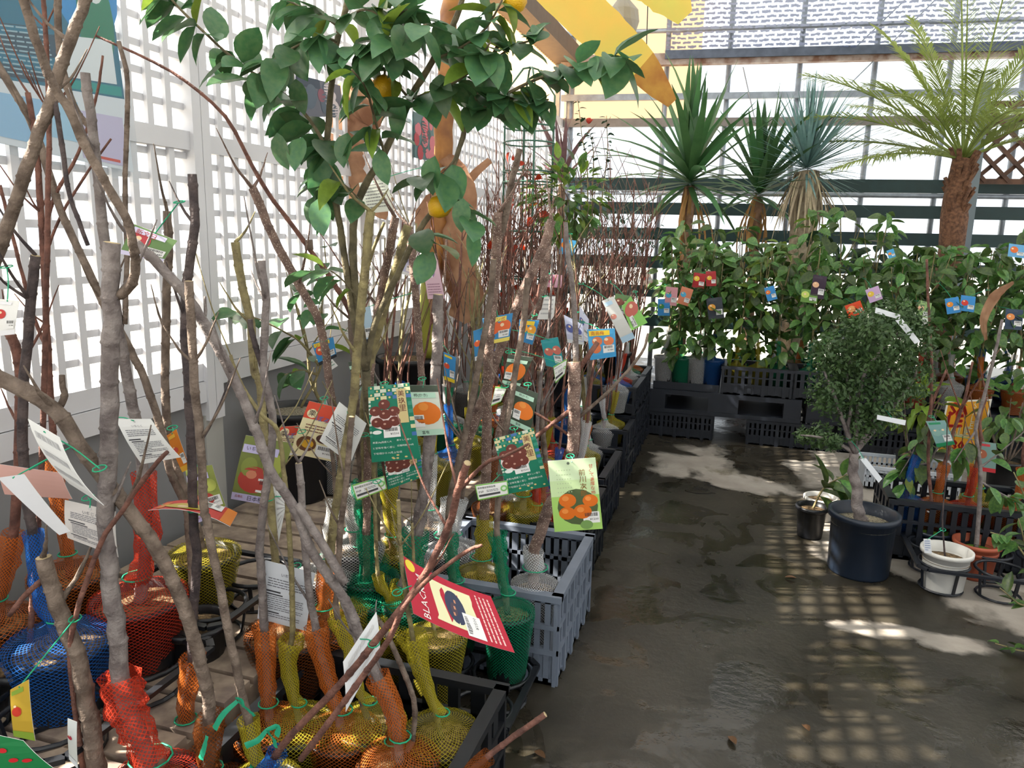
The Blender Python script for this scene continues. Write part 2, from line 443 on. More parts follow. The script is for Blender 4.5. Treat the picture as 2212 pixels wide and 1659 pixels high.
# ================================================================== BUILDERS
NETC = dict(yellow='#b9ac34', orange='#cc7030', red='#cc442e', blue='#2468bc', green='#189068', white='#e4e6e8', brown='#8a4d22', black='#22262c')
def net(c): return net_mat('net_' + c, NETC[c], 46, 92, .66, .03)
def neck_net(c): return net_mat('net_neck_' + c, NETC[c], 20, 92, .50, .26)
def smooth_line(pts, n=4):
    p = [np.asarray(q, float) for q in pts]
    if len(p) < 3: return p
    p = [2 * p[0] - p[1]] + p + [2 * p[-1] - p[-2]]
    out = []
    for i in range(1, len(p) - 2):
        a, b, c, d = p[i - 1:i + 3]
        for k in range(n):
            t = k / n
            out.append(.5 * (2 * b + (c - a) * t + (2 * a - 5 * b + 4 * c - d) * t * t + (3 * b - a - 3 * c + d) * t ** 3))
    out.append(p[-2]); return out
STEMS = []
def stem_mesh(pts, r0, r1, bark, name, parent, knob=.06, n=7, cut=False, nodes=0):
    q = smooth_line(pts, 4); k = len(q)
    STEMS.extend(q[1:])
    rad = []
    for i in range(k):
        r = r0 + (r1 - r0) * i / (k - 1)
        rad.append(r * (1 + (knob * 1.6 if i % 3 == 1 else U(-knob, knob) * .5)))
    j = r0 * .14
    q = [p + (A(U(-j, j), U(-j, j), 0) if 0 < i < k - 1 else 0) for i, p in enumerate(q)]
    if nodes:                                          # ring-like leaf scars along a young stem
        L = [0]
        for a_, b_ in zip(q, q[1:]): L.append(L[-1] + np.linalg.norm(b_ - a_))
        extra = []; s_ = nodes * U(.5, 1)
        while s_ < L[-1] - .02: extra += [(s_ - .005, 1.0), (s_, 1.16), (s_ + .005, 1.0)]; s_ += nodes * U(.7, 1.4)
        al = sorted([(l, None) for l in L] + extra, key=lambda e: e[0])
        Q = np.array(q); q2, r2 = [], []
        for l, g_ in al:
            p_ = A(*[np.interp(l, L, Q[:, c_]) for c_ in range(3)])
            if q2 and np.linalg.norm(p_ - q2[-1]) < .0015: continue
            q2.append(p_); r2.append(np.interp(l, L, rad) * (g_ or 1.0))
        q, rad = q2, r2
    return MB().tube(q, rad, n, 0, True, 1 if cut else None).build(name, [bark, CUT], parent, True)
def pot_parts(t, c, rz, Rr, H, mpot=None, soil=SOIL, lip=.008, drop=.025, n=22, tap=.80):
    """round plastic nursery pot standing with its rim at height rz"""
    m = mpot or BLACKPOT; c = A(c[0], c[1], rz)
    b = MB().lathe([(0, -H), (Rr * tap, -H), (Rr * (tap + .03), -H + .01), (Rr * .97, -lip * 2.4), (Rr + lip, -lip * 2.2), (Rr + lip, 0), (Rr - .002, 0), (Rr * .93, -drop - .02)], c, n)
    po = b.build('pot', m, t, True)
    s = MB().lathe([(0, -drop + .012), (Rr * .5, -drop + .008), (Rr * .97, -drop)], c, n, wob=.01)
    s.build('soil', soil, po, True)
def net_parts(t, c, rz, Rr, H, colour, path=None, rt=.012, neck=.15, flare=1.5):
    """mesh net pulled over the pot, gathered round the stem"""
    c = A(c[0], c[1], rz); n = 24
    r2 = max(rt * 1.7, .014)
    prof = [(Rr * .82, -H + .004), (Rr * .90 + .004, -H * .5), (Rr + .013, -.012), (Rr + .011, .006)]
    if neck > 0: prof += [(Rr * .80, .020), (Rr * .5, .030), (Rr * .32, .040), (r2 * 1.15, .062)]
    else: prof += [(Rr * .85, .016), (Rr * .5, .022), (Rr * .15, .020), (.004, .018)]
    b = MB().lathe(prof, c, n, us=1.0, wob=.025); b.build('net', net(colour), t, True)
    if neck > 0 and path:
        q = [A(*c) + A(0, 0, .055)]; L = 0; prev = q[0]
        for p in smooth_line(path, 5):
            if p[2] < c[2] + .075: continue
            L += np.linalg.norm(p - prev); q.append(p); prev = p
            if L > neck: break
        k = len(q)
        if k >= 2:
            rad = [r2 * (1 + (flare - 1) * (i / (k - 1)) ** 1.5 + U(-.12, .18)) for i in range(k)]
            nk = MB().tube(q, rad, 12, cap=False, wob=.16).build('net_neck', neck_net(colour), t, True)
            a = q[0] + A(0, 0, .004)
            MB().tube([a + r2 * 1.35 * A(math.cos(w), math.sin(w), .1) for w in np.linspace(0, 6.3, 12)], .0022, 5).build('tie', GREENST, nk, True)
def px_path(base, pts, lean):
    D0 = fwd(base); k = len(pts)
    return [hp(x, y, D0 + lean * (i + 1) / k) for i, (x, y) in enumerate(pts)]
def sap(label, base, rz, Rr, H, colour, pts, r0, r1, lean=0.0, bark=None, br=(), neck=.15, twigs=3, cut=True, group=None, flare=1.5, potm=None):
    """one nursery sapling: pot, net, bare stem and side shoots"""
    bark = bark or BARK
    b3 = pz(*base, rz)
    t = thing('potted_sapling', label, 'sapling', (b3[0], b3[1], rz - H), group)
    path = px_path(b3, pts, lean)
    sc = zc(b3) / F_PX
    full = [b3 + A(0, 0, -.02)] + path
    pot_parts(t, b3, rz, Rr, H, potm)
    if colour: net_parts(t, b3, rz, Rr, H, colour, full, r0 * sc, neck, flare)
    stem_mesh(full, r0 * sc, r1 * sc, bark, 'trunk', t, cut=cut, n=8, knob=.03, nodes=.07)
    for q in br:
        bp, a0, a1 = q[0], q[1], q[2]; bl = q[3] if len(q) > 3 else 0
        bk = q[4] if len(q) > 4 else bark
        D = fwd(b3) + lean * .6
        pp = [hp(x, y, D + bl * i / max(1, len(bp) - 1)) for i, (x, y) in enumerate(bp)]
        stem_mesh(pp, a0 * sc, a1 * sc, bk, 'branch', t, n=6, knob=.03, nodes=.06)
    for k in range(twigs):
        i = random.randrange(max(1, len(path) // 2), len(path)); p = path[i] if i < len(path) else path[-1]
        a = U(0, 6.28); L = U(.08, .22); d = A(math.cos(a) * .6, math.sin(a) * .6, U(.5, 1.0))
        stem_mesh([p, p + d * L * .5, p + d * L + A(0, 0, L * .2)], r1 * sc * .45, .0012, bark, 'branch', t, n=5)
    return t
def wsap(label, x, y, rz, Rr, H, colour, top, bark, group=None, nst=1, lean=.12, neck=.14, twigs=4, r=.009, tl=.3):
    """the same, standing at a given spot"""
    t = thing('potted_sapling', label, 'sapling', (x, y, rz - H), group)
    c = A(x, y, rz)
    pot_parts(t, c, rz, Rr, H, n=14)
    first = None
    for s_ in range(nst):
        a = U(0, 6.28); l = U(.3, 1) * lean; hgt = top * U(.85, 1.05) if s_ else top
        pts = [c + A(0, 0, -.02)]
        for k in range(1, 5):
            q = k / 4
            pts.append(A(x + math.cos(a) * l * q + U(-.02, .02), y + math.sin(a) * l * q + U(-.02, .02), rz + (hgt - rz) * q))
        if first is None: first = pts
        rr = r * (1 if s_ == 0 else .7)
        stem_mesh(pts, rr, rr * .45, bark, 'trunk' if s_ == 0 else 'branch', t, n=6, cut=R() < .5)
        for k in range(twigs):
            i = random.choice((2, 3, 3, 4)); p = pts[i] * .7 + pts[i - 1] * .3
            b = U(0, 6.28); L = U(.5, 1.2) * tl; d = A(math.cos(b) * .45, math.sin(b) * .45, U(.6, 1.1))
            stem_mesh([p, p + d * L * .5 + A(U(-.01, .01), U(-.01, .01), 0), p + d * L], rr * .4, .0014, bark, 'branch', t, n=5)
    if colour: net_parts(t, c, rz, Rr, H, colour, first, r, neck)
    return t

# ---------------- crates
def crate(name, label, x0, x1, y0, y1, z0, h, m, rows=2, cols=9, group=None, wall=.012, rot=0, lipw=.012, cat='crate'):
    cx, cy = (x0 + x1) / 2, (y0 + y1) / 2; w, d = (x1 - x0) / 2, (y1 - y0) / 2
    t = thing(name, label, cat, (cx, cy, z0), group); t.rotation_euler = (0, 0, rot)
    b = MB()
    for s_ in (-1, 1):
        b.box((-w - lipw, s_ * d - (wall + lipw if s_ > 0 else lipw), h - .022), (w + lipw, s_ * d + (lipw if s_ > 0 else wall + lipw), h))
        b.box((s_ * w - (wall + lipw if s_ > 0 else lipw), -d, h - .022), (s_ * w + (lipw if s_ > 0 else wall + lipw), d, h))
    def loc(b_, nm, sub=None):
        me = b_.mesh(m, name=nm); return link(nm, me, t)
    loc(b, 'rim')
    for axis, s_ in ((0, -1), (0, 1), (1, -1), (1, 1)):
        L = w if axis == 0 else d; pos = d if axis == 0 else w
        b = MB()
        def bx(u0, u1, z_0, z_1, pr=0.0):
            a_, e_ = sorted((s_ * (pos - wall), s_ * (pos + pr)))
            if axis == 0: b.box((u0, a_, z_0), (u1, e_, z_1))
            else: b.box((a_, u0, z_0), (e_, u1, z_1))
        zs = [0.0] + [h * (.38 + .50 * k / max(1, rows)) for k in range(rows + 1)]
        bx(-L, L, 0, h * .07); bx(-L, L, h * .34, h * .40, .006); bx(-L, L, h * .90, h - .02)
        if rows > 1: bx(-L, L, h * .62, h * .67, .006)
        nn = cols
        for k in range(nn + 1):
            u = -L + 2 * L * k / nn
            big = k in (0, nn) or k % 3 == 0
            hw = max(.012, L / nn * .42) if big else L / nn * .56
            bx(max(-L, u - hw), min(L, u + hw), 0, h - .02, .007 if big else 0)
        bx(-L, L, h * .07, h * .34, -.004)          # closed lower field
        loc(b, 'side_panel')
    b = MB().box((-w, -d, 0), (w, d, .01)); loc(b, 'floor_panel')
    return t

# ---------------- hanging cards
TXT = {}
def text_mesh(s):
    if s not in TXT:
        cu = bpy.data.curves.new('t', 'FONT'); cu.body = s; cu.size = 1; cu.resolution_u = 1
        ob = bpy.data.objects.new('t', cu)
        me = bpy.data.meshes.new_from_object(ob)
        v = np.array([tuple(q.co) for q in me.vertices])[:, :2] if len(me.vertices) else np.zeros((0, 2))
        fs = [tuple(p.vertices) for p in me.polygons]
        bpy.data.objects.remove(ob); bpy.data.curves.remove(cu); bpy.data.meshes.remove(me)
        if len(v):
            lo, hi = v.min(0), v.max(0); v = v - lo; sz = hi - lo
        else: sz = np.array([1, 1])
        TXT[s] = (v, fs, sz)
    return TXT[s]
def ink(c): return mat('ink_' + c.lstrip('#'), c, .45)
class Card:
    """a flat printed card: drawing calls in card units (0..1 across and down)"""
    def __init__(s, c3, bend):
        s.c = [np.asarray(p, float) for p in c3]      # TL TR BR BL
        s.w = np.linalg.norm(s.c[1] - s.c[0]); s.h = np.linalg.norm(s.c[3] - s.c[0])
        n = np.cross(s.c[3] - s.c[0], s.c[1] - s.c[0]); n /= np.linalg.norm(n)
        ctr = sum(s.c) / 4
        s.n = n if n @ (CAM - ctr) > 0 else -n
        s.bend = bend; s.b = MB(); s.mats = []; s.main = s.b; s.sb = MB()
    def P(s, u, v, off=0.0):
        a = s.c[0] * (1 - u) + s.c[1] * u; b = s.c[3] * (1 - u) + s.c[2] * u
        return a * (1 - v) + b * v + s.n * (s.bend * 4 * v * (1 - v) + off)
    def mi(s, c):
        m = ink(c)
        if m not in s.mats: s.mats.append(m)
        return s.mats.index(m)
    def rect(s, u0, v0, u1, v1, c, off=.0008):
        k = max(1, int((v1 - v0) * 8)); vs = []
        for i in range(k + 1):
            v = v0 + (v1 - v0) * i / k; vs += [s.P(u0, v, off), s.P(u1, v, off)]
        s.b.add(vs, [(2 * i, 2 * i + 1, 2 * i + 3, 2 * i + 2) for i in range(k)], s.mi(c)); return s
    def ell(s, cu, cv, ru, c, asp=1.0, off=.0012, k=8):
        rv = ru * s.w / s.h * asp; vs = []
        for i in range(k + 1):
            q = -math.cos(math.pi * i / k); du = ru * math.sqrt(max(0, 1 - q * q)) + 1e-5
            vs += [s.P(cu - du, cv + q * rv, off), s.P(cu + du, cv + q * rv, off)]
        s.b.add(vs, [(2 * i, 2 * i + 1, 2 * i + 3, 2 * i + 2) for i in range(k)], s.mi(c)); return s
    def text(s, st, u, v, size, c, off=.0017, vert=False, ang=0, bold=0):
        """st with its top left at (u, v); size = glyph height over card width"""
        if vert:
            for i, ch in enumerate(st): s.text(ch, u, v + i * size * 1.12 * s.w / s.h, size, c, off)
            return s
        if bold:
            for q in (-1, 1):
                s.text(st, u + q * bold, v, size, c, off, False, ang); s.text(st, u, v + q * bold, size, c, off, False, ang)
        V, fs, sz = text_mesh(st)
        if not len(V): return s
        k = size / max(.6, min(1.0, sz[1] if len(st) < 3 else max(sz[1], .7)))
        vs = []
        for (x, y) in V:
            X, Y = x * k, (sz[1] - y) * k
            if ang: X, Y = X * math.cos(ang) - Y * math.sin(ang), X * math.sin(ang) + Y * math.cos(ang)
            vs.append(s.P(u + X, v + Y * s.w / s.h, off))
        s.b.add(vs, fs, s.mi(c)); return s
    def lines(s, u0, v0, u1, v1, n, c, th=.35):
        for i in range(n):
            v = v0 + (v1 - v0) * i / n; e = u1 - (u1 - u0) * (U(.25, .6) if i % 5 == 4 else U(0, .06))
            u = u0
            while u < e - .02:
                w = U(.03, .11); s.rect(u, v, min(e, u + w), v + (v1 - v0) / n * th, c); u += w + .012
        return s
    def barcode(s, u, v, w, h, price):
        """white price sticker"""
        s.b = s.sb
        s.rect(u, v, u + w, v + h, '#f1f1ef', .0014)
        x = u + w * .12
        while x < u + w * .85:
            d = U(.01, .03) * w * 1.5; s.rect(x, v + h * .08, x + d, v + h * .40, '#333336', .0018); x += d + U(.015, .04) * w
        s.text(price, u + w * .40, v + h * .55, w * .15, '#2b2b2e', .0020)
        s.lines(u + w * .08, v + h * .52, u + w * .34, v + h * .9, 3, '#8a8a8e'); s.b = s.main; return s
def card(label, cs, D, design, paper='#f2f2ef', back='#e6e5e2', bend=.004, string=None, group=None, tilt=None, cat='plant tag', name='plant_tag', plane_y=None):
    """corner places TL TR BR BL as seen, hung at distance D (one value or four)"""
    Ds = D if hasattr(D, '__len__') else [D] * 4
    if plane_y is not None: Ds = [fwd(CAM + (plane_y / ray(x, y)[1]) * ray(x, y)) for x, y in cs]
    if tilt: Ds = [d + q for d, q in zip(Ds, tilt)]
    c3 = [hp(x, y, d) for (x, y), d in zip(cs, Ds)]
    top = (c3[0] + c3[1]) / 2
    t = thing(name, label, cat, top, group)
    k = Card(c3, bend * (np.linalg.norm(c3[3] - c3[0]) / .15))
    n = 6; b = MB(); th = .0009
    for sd, m in ((0, 0), (1, 1)):
        vs = [k.P(u, v / n, -th * sd) for v in range(n + 1) for u in (0, 1)]
        fs = [(2 * i, 2 * i + 1, 2 * i + 3, 2 * i + 2) for i in range(n)]
        b.add(vs, fs if sd else [f[::-1] for f in fs], m)
    N2 = 2 * (n + 1)
    b.f += [(2 * i, 2 * i + 2, N2 + 2 * i + 2, N2 + 2 * i) for i in range(n)] + [(2 * i + 3, 2 * i + 1, N2 + 2 * i + 1, N2 + 2 * i + 3) for i in range(n)] + [(0, N2, N2 + 1, 1), (2 * n, 2 * n + 1, N2 + 2 * n + 1, N2 + 2 * n)]
    add = len(b.f) - len(b.m); b.m += [1] * add; b.uv += [[(0, 0)] * 4] * add
    b.build('card', [mat('paper_' + paper.lstrip('#'), paper, .5, spec=.3), mat('paper_' + back.lstrip('#'), back, .6, spec=.3)], t)
    if design:
        design(k)
        if k.b.f: k.b.build('print', k.mats, t)
        if k.sb.f: k.sb.build('price_sticker', k.mats, t)
    if string is not None:
        st = hp(*string, min(Ds) + .02)
    else:                                             # tie it to the closest stem above
        a = np.array(STEMS); d = np.linalg.norm(a - top, axis=1) + np.where(a[:, 2] < top[2] - .01, .12, 0)
        st = a[d.argmin()] if d.min() < .26 else None
    if st is not None:
        a = k.P(.5, .04, .001)
        mid = (a + st) / 2 + A(.004, 0, .004)
        sl_ = MB().tube(smooth_line([a, mid, st], 4), .0014, 5).build('string', GREENST, t)
        MB().tube([st + A(.012 * math.cos(w), .012 * math.sin(w), .003 * math.sin(w)) for w in np.linspace(0, 6.3, 10)], .0014, 5).build('string_loop', GREENST, sl_)
    return t

# ================================================================== DECK AND CRATES ON THE LEFT
def pallet(label, x0, x1, y0, y1, zt, group):
    t = thing('wooden_pallet', label, 'pallet', ((x0 + x1) / 2, (y0 + y1) / 2, 0), group)
    n = int((y1 - y0) / .118); w = (y1 - y0) / n
    for k in range(n):
        MB().box((x0, y0 + k * w + .008, zt - .022), (x1, y0 + (k + 1) * w - .008, zt + U(-.003, .002))).build('plank', WOOD, t)
    for q in (0, .5, 1):
        xx = x0 + .04 + (x1 - x0 - .08) * q
        MB().box((xx - .04, y0, .0), (xx + .04, y1, zt - .022)).build('bearer', WOOD, t)
    return t
G = 'grey wooden pallets along the lattice wall'
pallet('grey weathered wooden pallet nearest the camera under the blue and red netted pots', -2.06, -1.20, .95, 1.93, .30, G)
pallet('grey wooden pallet with sunlit planks under the big black pot by the wall', -2.06, -1.16, 1.95, 2.98, .30, G)
pallet('grey wooden pallet in the middle of the row under the banana pot', -2.06, -1.16, 3.00, 4.20, .30, G)
pallet('farthest grey wooden pallet along the lattice wall', -2.06, -1.16, 4.22, 5.40, .30, G)
crate('crate', 'black plastic crate nearest the camera with yellow netted pots inside', -1.12, -.54, 1.20, 1.76, 0, .30, BLACKPL, 2, 8)
crate('crate', 'low black crate in the foreground left holding brown and orange netted pots', -1.18, -.66, .62, 1.16, 0, .22, BLACKPL, 1, 8)
crate('crate', 'grey plastic crate with slotted sides jutting into the aisle', -1.04, -.51, 2.25, 2.81, 0, .33, GREYPL, 2, 15)
crate('crate', 'black crate directly behind the grey crate beside the aisle', -1.10, -.57, 2.86, 3.42, 0, .33, BLACKPL, 2, 10)
crate('crate', 'second black crate behind the grey crate along the aisle', -1.12, -.60, 3.52, 4.08, 0, .33, NAVYPL, 2, 10)
G = 'stacked shallow black crates along the aisle'
for k in range(2):
    crate('crate', ('lower', 'upper')[k] + ' shallow crate of the two-high black stack along the aisle', -1.14, -.62, 4.40, 4.75, .18 * k, .178, NAVYPL, 1, 8, G)
for k in range(3):
    crate('crate', ('bottom', 'middle', 'top')[k] + ' shallow black crate in the nearer of the two three-high stacks', -1.16, -.63, 4.79, 5.26, .183 * k, .181, NAVYPL, 1, 8, G)
for k in range(3):
    crate('crate', ('bottom', 'middle', 'top')[k] + ' shallow black crate in the three-high stack touching the back pallets', -1.16, -.64, 5.29, 5.70, .183 * k, .181, NAVYPL, 1, 8, G)
# carrying trays: plate with round pot holes
def carry_tray(label, x0, x1, y0, y1, zt, h, nx, ny, group=None, rot=0, m=None):
    m = m or BLACKPL
    cx, cy = (x0 + x1) / 2, (y0 + y1) / 2; w, d = (x1 - x0) / 2, (y1 - y0) / 2
    t = thing('carrying_tray', label, 'plant tray', (cx, cy, zt - h), group); t.rotation_euler = (0, 0, rot)
    rr = min(w / nx, d / ny)
    b = MB()
    ring = [(-w + .03, -d, h), (w - .03, -d, h), (w, -d + .03, h), (w, d - .03, h), (w - .03, d, h), (-w + .03, d, h), (-w, d - .03, h), (-w, -d + .03, h)]
    for i in range(8): b.beam(ring[i], ring[(i + 1) % 8], .02, .012)
    link('rim', b.mesh(m, name='rim'), t)
    for i in range(nx):
        for j in range(ny):
            c = A(-w + (2 * i + 1) * w / nx, -d + (2 * j + 1) * d / ny, h); q = rr * .93
            b = MB().tube([c + A(q * math.cos(a), q * math.sin(a), 0) for a in np.linspace(0, 2 * math.pi, 21)], .007, 5, cap=False)
            link('pot_ring', b.mesh(m, True, name='pot_ring'), t)
            b = MB()
            for a in (.4, 1.97, 3.54, 5.1): b.beam(c + A(q * math.cos(a), q * math.sin(a), 0), c + A(q * .85 * math.cos(a), q * .85 * math.sin(a), -h + .006), .012, .006)
            b.tube([c + A(q * .85 * math.cos(a), q * .85 * math.sin(a), -h + .006) for a in np.linspace(0, 2 * math.pi, 21)], .006, 5, cap=False)
            link('pot_cradle', b.mesh(m, name='pot_cradle'), t)
    return t
G = 'black carrying trays on the pallets'
carry_tray('black carrying tray under the yellow netted pot by the wall', -1.78, -1.34, 1.60, 2.06, .40, .10, 2, 2, G)
carry_tray('black carrying tray under the blue and red netted pots in the foreground', -1.88, -1.30, 1.04, 1.56, .39, .09, 2, 2, G)
carry_tray('black tray between the two nearest crates under green and yellow netted pots', -1.16, -.56, 1.82, 2.22, .10, .10, 3, 2, G)

# ================================================================== SAPLINGS TRACED FROM THE FRONT
sap('thick grey-barked sapling rising from a red net neck in the foreground left', (330, 1690), .30, .095, .19, 'red',
    [(318, 1640), (293, 1572), (270, 1521), (256, 1437), (249, 1336), (236, 1228), (228, 1100), (236, 950), (239, 800), (240, 660), (242, 524)], 19, 15, 0, BARKG, neck=.20, flare=1.2,
    br=[([(258, 640), (284, 612), (294, 567), (289, 540), (278, 485), (232, 400), (187, 318), (150, 240), (110, 174), (75, 80), (50, 0), (40, -60)], 9, 8, -.15, BARK)])
sap('sawn-off thick brown stub with pale cut top at the lower left', (215, 1710), .28, .09, .18, None,
    [(209, 1659), (189, 1521), (162, 1403), (125, 1309), (94, 1203)], 19, 15, 0, BARK, br=[([(179, 1660), (152, 1437), (162, 1336), (216, 1177), (266, 1100), (330, 1010), (362, 976)], 6, 4, -.05, BARKR), ([(110, 1240), (60, 1280), (20, 1330)], 7, 5, 0, BARKR)])
sap('tall forked sapling standing in the bright red netted pot', (300, 1290), .50, .115, .19, 'red',
    [(310, 1230), (318, 1130), (301, 951), (281, 850), (258, 717), (231, 545), (207, 335), (184, 157)], 13, 8, -.1, BARKG, neck=.30, flare=1.1,
    br=[([(200, 280), (165, 240), (140, 170), (128, 100), (124, 0), (122, -60)], 6, 6, 0, BARK), ([(270, 700), (274, 560), (270, 380), (276, 180), (256, 90)], 5, 4, 0, BARK)])
sap('sapling in the orange netted pot against the lattice at far left', (150, 1238), .50, .10, .19, 'orange',
    [(148, 1210), (134, 1120), (120, 1040), (112, 900), (100, 700), (88, 460), (76, 300), (60, 200)], 8, 5, 0, BARKR, neck=.26, twigs=5,
    br=[([(105, 760), (75, 690), (50, 600), (20, 480), (0, 400)], 4, 3, 0, BARKR), ([(92, 520), (120, 420), (170, 330), (210, 200), (222, 120)], 4, 2, 0, BARKR), ([(95, 560), (130, 470), (190, 370), (240, 300)], 3, 2, 0, BARKR)])
sap('dark sawn-topped sapling in the blue netted pot', (130, 1385), .48, .115, .18, 'blue',
    [(95, 1300), (75, 1180), (50, 1000), (53, 817), (67, 650), (77, 552)], 10, 9, 0, BARKD, neck=.22, flare=1.3)
sap('straight slim sapling behind the flat-topped yellow netted pot', (440, 1195), .50, .10, .17, 'yellow',
    [(430, 1150), (395, 1052), (361, 918), (358, 717), (364, 550), (361, 456)], 8, 8, 0, BARK, neck=0)
sap('brown diagonal sapling crossing the lower left corner of the picture', (456, 1710), .22, .085, .17, 'brown',
    [(452, 1659), (452, 1521), (435, 1437), (398, 1309), (337, 1184), (272, 1094), (187, 985), (117, 884), (0, 817), (-60, 790)], 12, 14, -.1, BARK,
    br=[([(120, 888), (138, 860), (134, 810)], 7, 5, 0)])
sap('knobbly dark sapling with yellow tip in an orange net neck', (405, 1600), .24, .085, .17, 'orange',
    [(400, 1530), (415, 1437), (415, 1336), (425, 1218), (418, 1134), (415, 985), (408, 851), (399, 684), (412, 553), (421, 485), (415, 376)], 10, 8, 0, BARKD, neck=.16)
sap('leaning grey sapling sprouting from a yellow net neck near the bottom edge', (566, 1700), .24, .085, .17, 'yellow',
    [(553, 1659), (539, 1572), (516, 1471), (485, 1319), (448, 1134), (441, 1092), (431, 951), (418, 784), (408, 607)], 9, 8, 0, BARK, neck=.12)
sap('long grey sapling slanting from the near crate up to the lattice post', (865, 1640), .25, .085, .18, 'orange',
    [(858, 1590), (850, 1530), (806, 1443), (776, 1369), (747, 1300), (673, 1189), (636, 1098), (582, 1012), (549, 918), (502, 811), (442, 700), (401, 637), (330, 560), (285, 520)], 10, 9, -.05, BARKG, neck=.16,
    br=[([(440, 697), (444, 670), (443, 640)], 4, 2, 0), ([(640, 1090), (700, 1180), (745, 1260)], 8, 9, 0)])
sap('slanting brown sapling crossing behind the thick grey trunk at left', (420, 1340), .40, .09, .14, None,
    [(410, 1180), (401, 1092), (368, 1018), (345, 918), (314, 824), (264, 724), (217, 643), (177, 555), (124, 435), (74, 278), (0, 147), (-40, 80)], 8, 7, .1, BARK)
sap('slim pale sapling with orange bud in the big brown netted pot', (625, 1365), .36, .115, .18, 'brown',
    [(600, 1250), (578, 1020), (562, 834), (549, 804), (542, 700), (520, 600), (508, 523)], 8, 8, .0, BARKY, neck=.05)
sap('knobbly grey-purple sapling in an orange net neck left of the white card', (582, 1565), .25, .085, .18, 'orange',
    [(578, 1500), (575, 1420), (565, 1250), (562, 1180), (575, 1050), (589, 935), (582, 858), (569, 797), (575, 650), (565, 563)], 9, 7, 0, BARKG, neck=.20,
    br=[([(569, 800), (545, 720), (540, 690)], 6, 5, 0, BARKD)])
sap('thin curving olive sapling in front of the white care card', (648, 1565), .25, .085, .18, 'yellow',
    [(644, 1545), (622, 1435), (633, 1362), (629, 1233), (622, 1105), (612, 1010), (600, 930), (565, 895), (522, 831), (498, 767)], 7, 3, -.05, BARKY, neck=.20, flare=2.2)
sap('stout sawn-off sapling leaning left over the lattice', (765, 1180), .46, .09, .16, 'white',
    [(745, 1050), (715, 850), (692, 704), (645, 615), (589, 509), (546, 407)], 8, 9, .1, BARKS)
sap('arching red-brown sapling whose long twig reaches the poster', (850, 1190), .40, .09, .16, 'yellow',
    [(838, 1050), (815, 920), (790, 800), (765, 698), (725, 618), (665, 532), (565, 395), (485, 251), (368, 154), (207, 77)], 8, 2.2, -.1, BARKR,
    br=[([(668, 540), (666, 518)], 8, 8, 0, BARK)], twigs=0)
sap('upright olive sapling with a sawn top left of centre', (700, 1352), .33, .09, .18, 'orange',
    [(712, 1200), (735, 1030), (765, 850), (771, 764), (788, 582), (801, 457)], 9, 9, 0, BARKY, neck=.1)
sap('speckled red-brown sapling standing behind the green chestnut card', (792, 1290), .33, .085, .18, 'green',
    [(792, 1150), (795, 950), (800, 800), (818, 665), (837, 565), (854, 470)], 8, 9, .1, BARKS)
sap('rusty speckled stem ending in a sawn top below the lemon', (930, 1130), .40, .085, .17, 'white',
    [(925, 950), (912, 820), (897, 631), (884, 490)], 7, 8, 0, BARKS)
sap('smooth dark stake-like sapling with a white slanted cut, right of the chestnut card', (885, 1300), .33, .085, .18, 'green',
    [(890, 1200), (915, 1060), (936, 898), (944, 753), (947, 636)], 12, 11, 0, BARKG)
sap('olive-green sapling forking left of the banana pot', (800, 1245), .38, .085, .18, 'green',
    [(792, 1100), (785, 900), (801, 780), (841, 631), (881, 487)], 8, 9, 0, BARKY, br=[([(790, 860), (770, 700), (800, 560), (830, 480)], 4, 3, 0, BARKY)])
sap('stout speckled sapling in the yellow netted pot of the grey crate', (1040, 1238), .31, .078, .18, 'yellow',
    [(1044, 1180), (1048, 1090), (1052, 862), (1056, 753), (1067, 627), (1074, 520), (1077, 460)], 11, 10, 0, BARKS, neck=.13, flare=1.0,
    br=[([(1076, 520), (1092, 470), (1104, 400), (1122, 322)], 8, 6, 0, BARK)])
sap('long speckled sapling slanting right, sawn off high above the cards', (962, 1190), .34, .08, .18, 'white',
    [(965, 1150), (980, 1080), (1005, 970), (1056, 825), (1110, 674), (1172, 540), (1192, 476)], 11, 9, .1, BARKS, neck=.12)
sap('pale speckled sapling just right of the long slanting one', (1065, 1095), .36, .08, .18, 'brown',
    [(1072, 980), (1088, 900), (1122, 800), (1162, 680), (1184, 530)], 9, 9, .1, BARKS)
sap('crooked sapling in the white netted pot at the corner of the grey crate', (1155, 1262), .32, .072, .20, 'white',
    [(1152, 1208), (1160, 1171), (1186, 1098), (1215, 1050), (1234, 985), (1240, 860), (1240, 782)], 12, 13, 0, BARKS, neck=.07, flare=1.1, twigs=0,
    br=[([(1248, 802), (1291, 739)], 6, 5, 0, BARKR), ([(1240, 880), (1168, 935), (1110, 985)], 5, 4, 0, BARKR), ([(1251, 901), (1320, 840), (1385, 764), (1400, 720)], 4, 2.5, 0, BARK), ([(1226, 938), (1170, 900), (1110, 869)], 3.5, 2, 0, BARKR), ([(1244, 790), (1240, 650), (1226, 540), (1222, 480)], 6, 4, 0, BARKG)])
sap('big forked branch sweeping diagonally up from the bottom edge past the red card', (560, 1715), .24, .085, .17, 'blue',
    [(600, 1623), (747, 1465), (857, 1325), (912, 1252), (967, 1142), (989, 1061), (1010, 1000)], 8, 6, -.25, BARKR, neck=.1,
    br=[([(650, 1640), (770, 1480), (840, 1380), (880, 1300), (940, 1240), (1010, 1190), (1040, 1178)], 7, 2.5, -.2, BARKR), ([(989, 1061), (1050, 1000), (1090, 985), (1140, 960)], 4, 2, -.2, BARKR)])
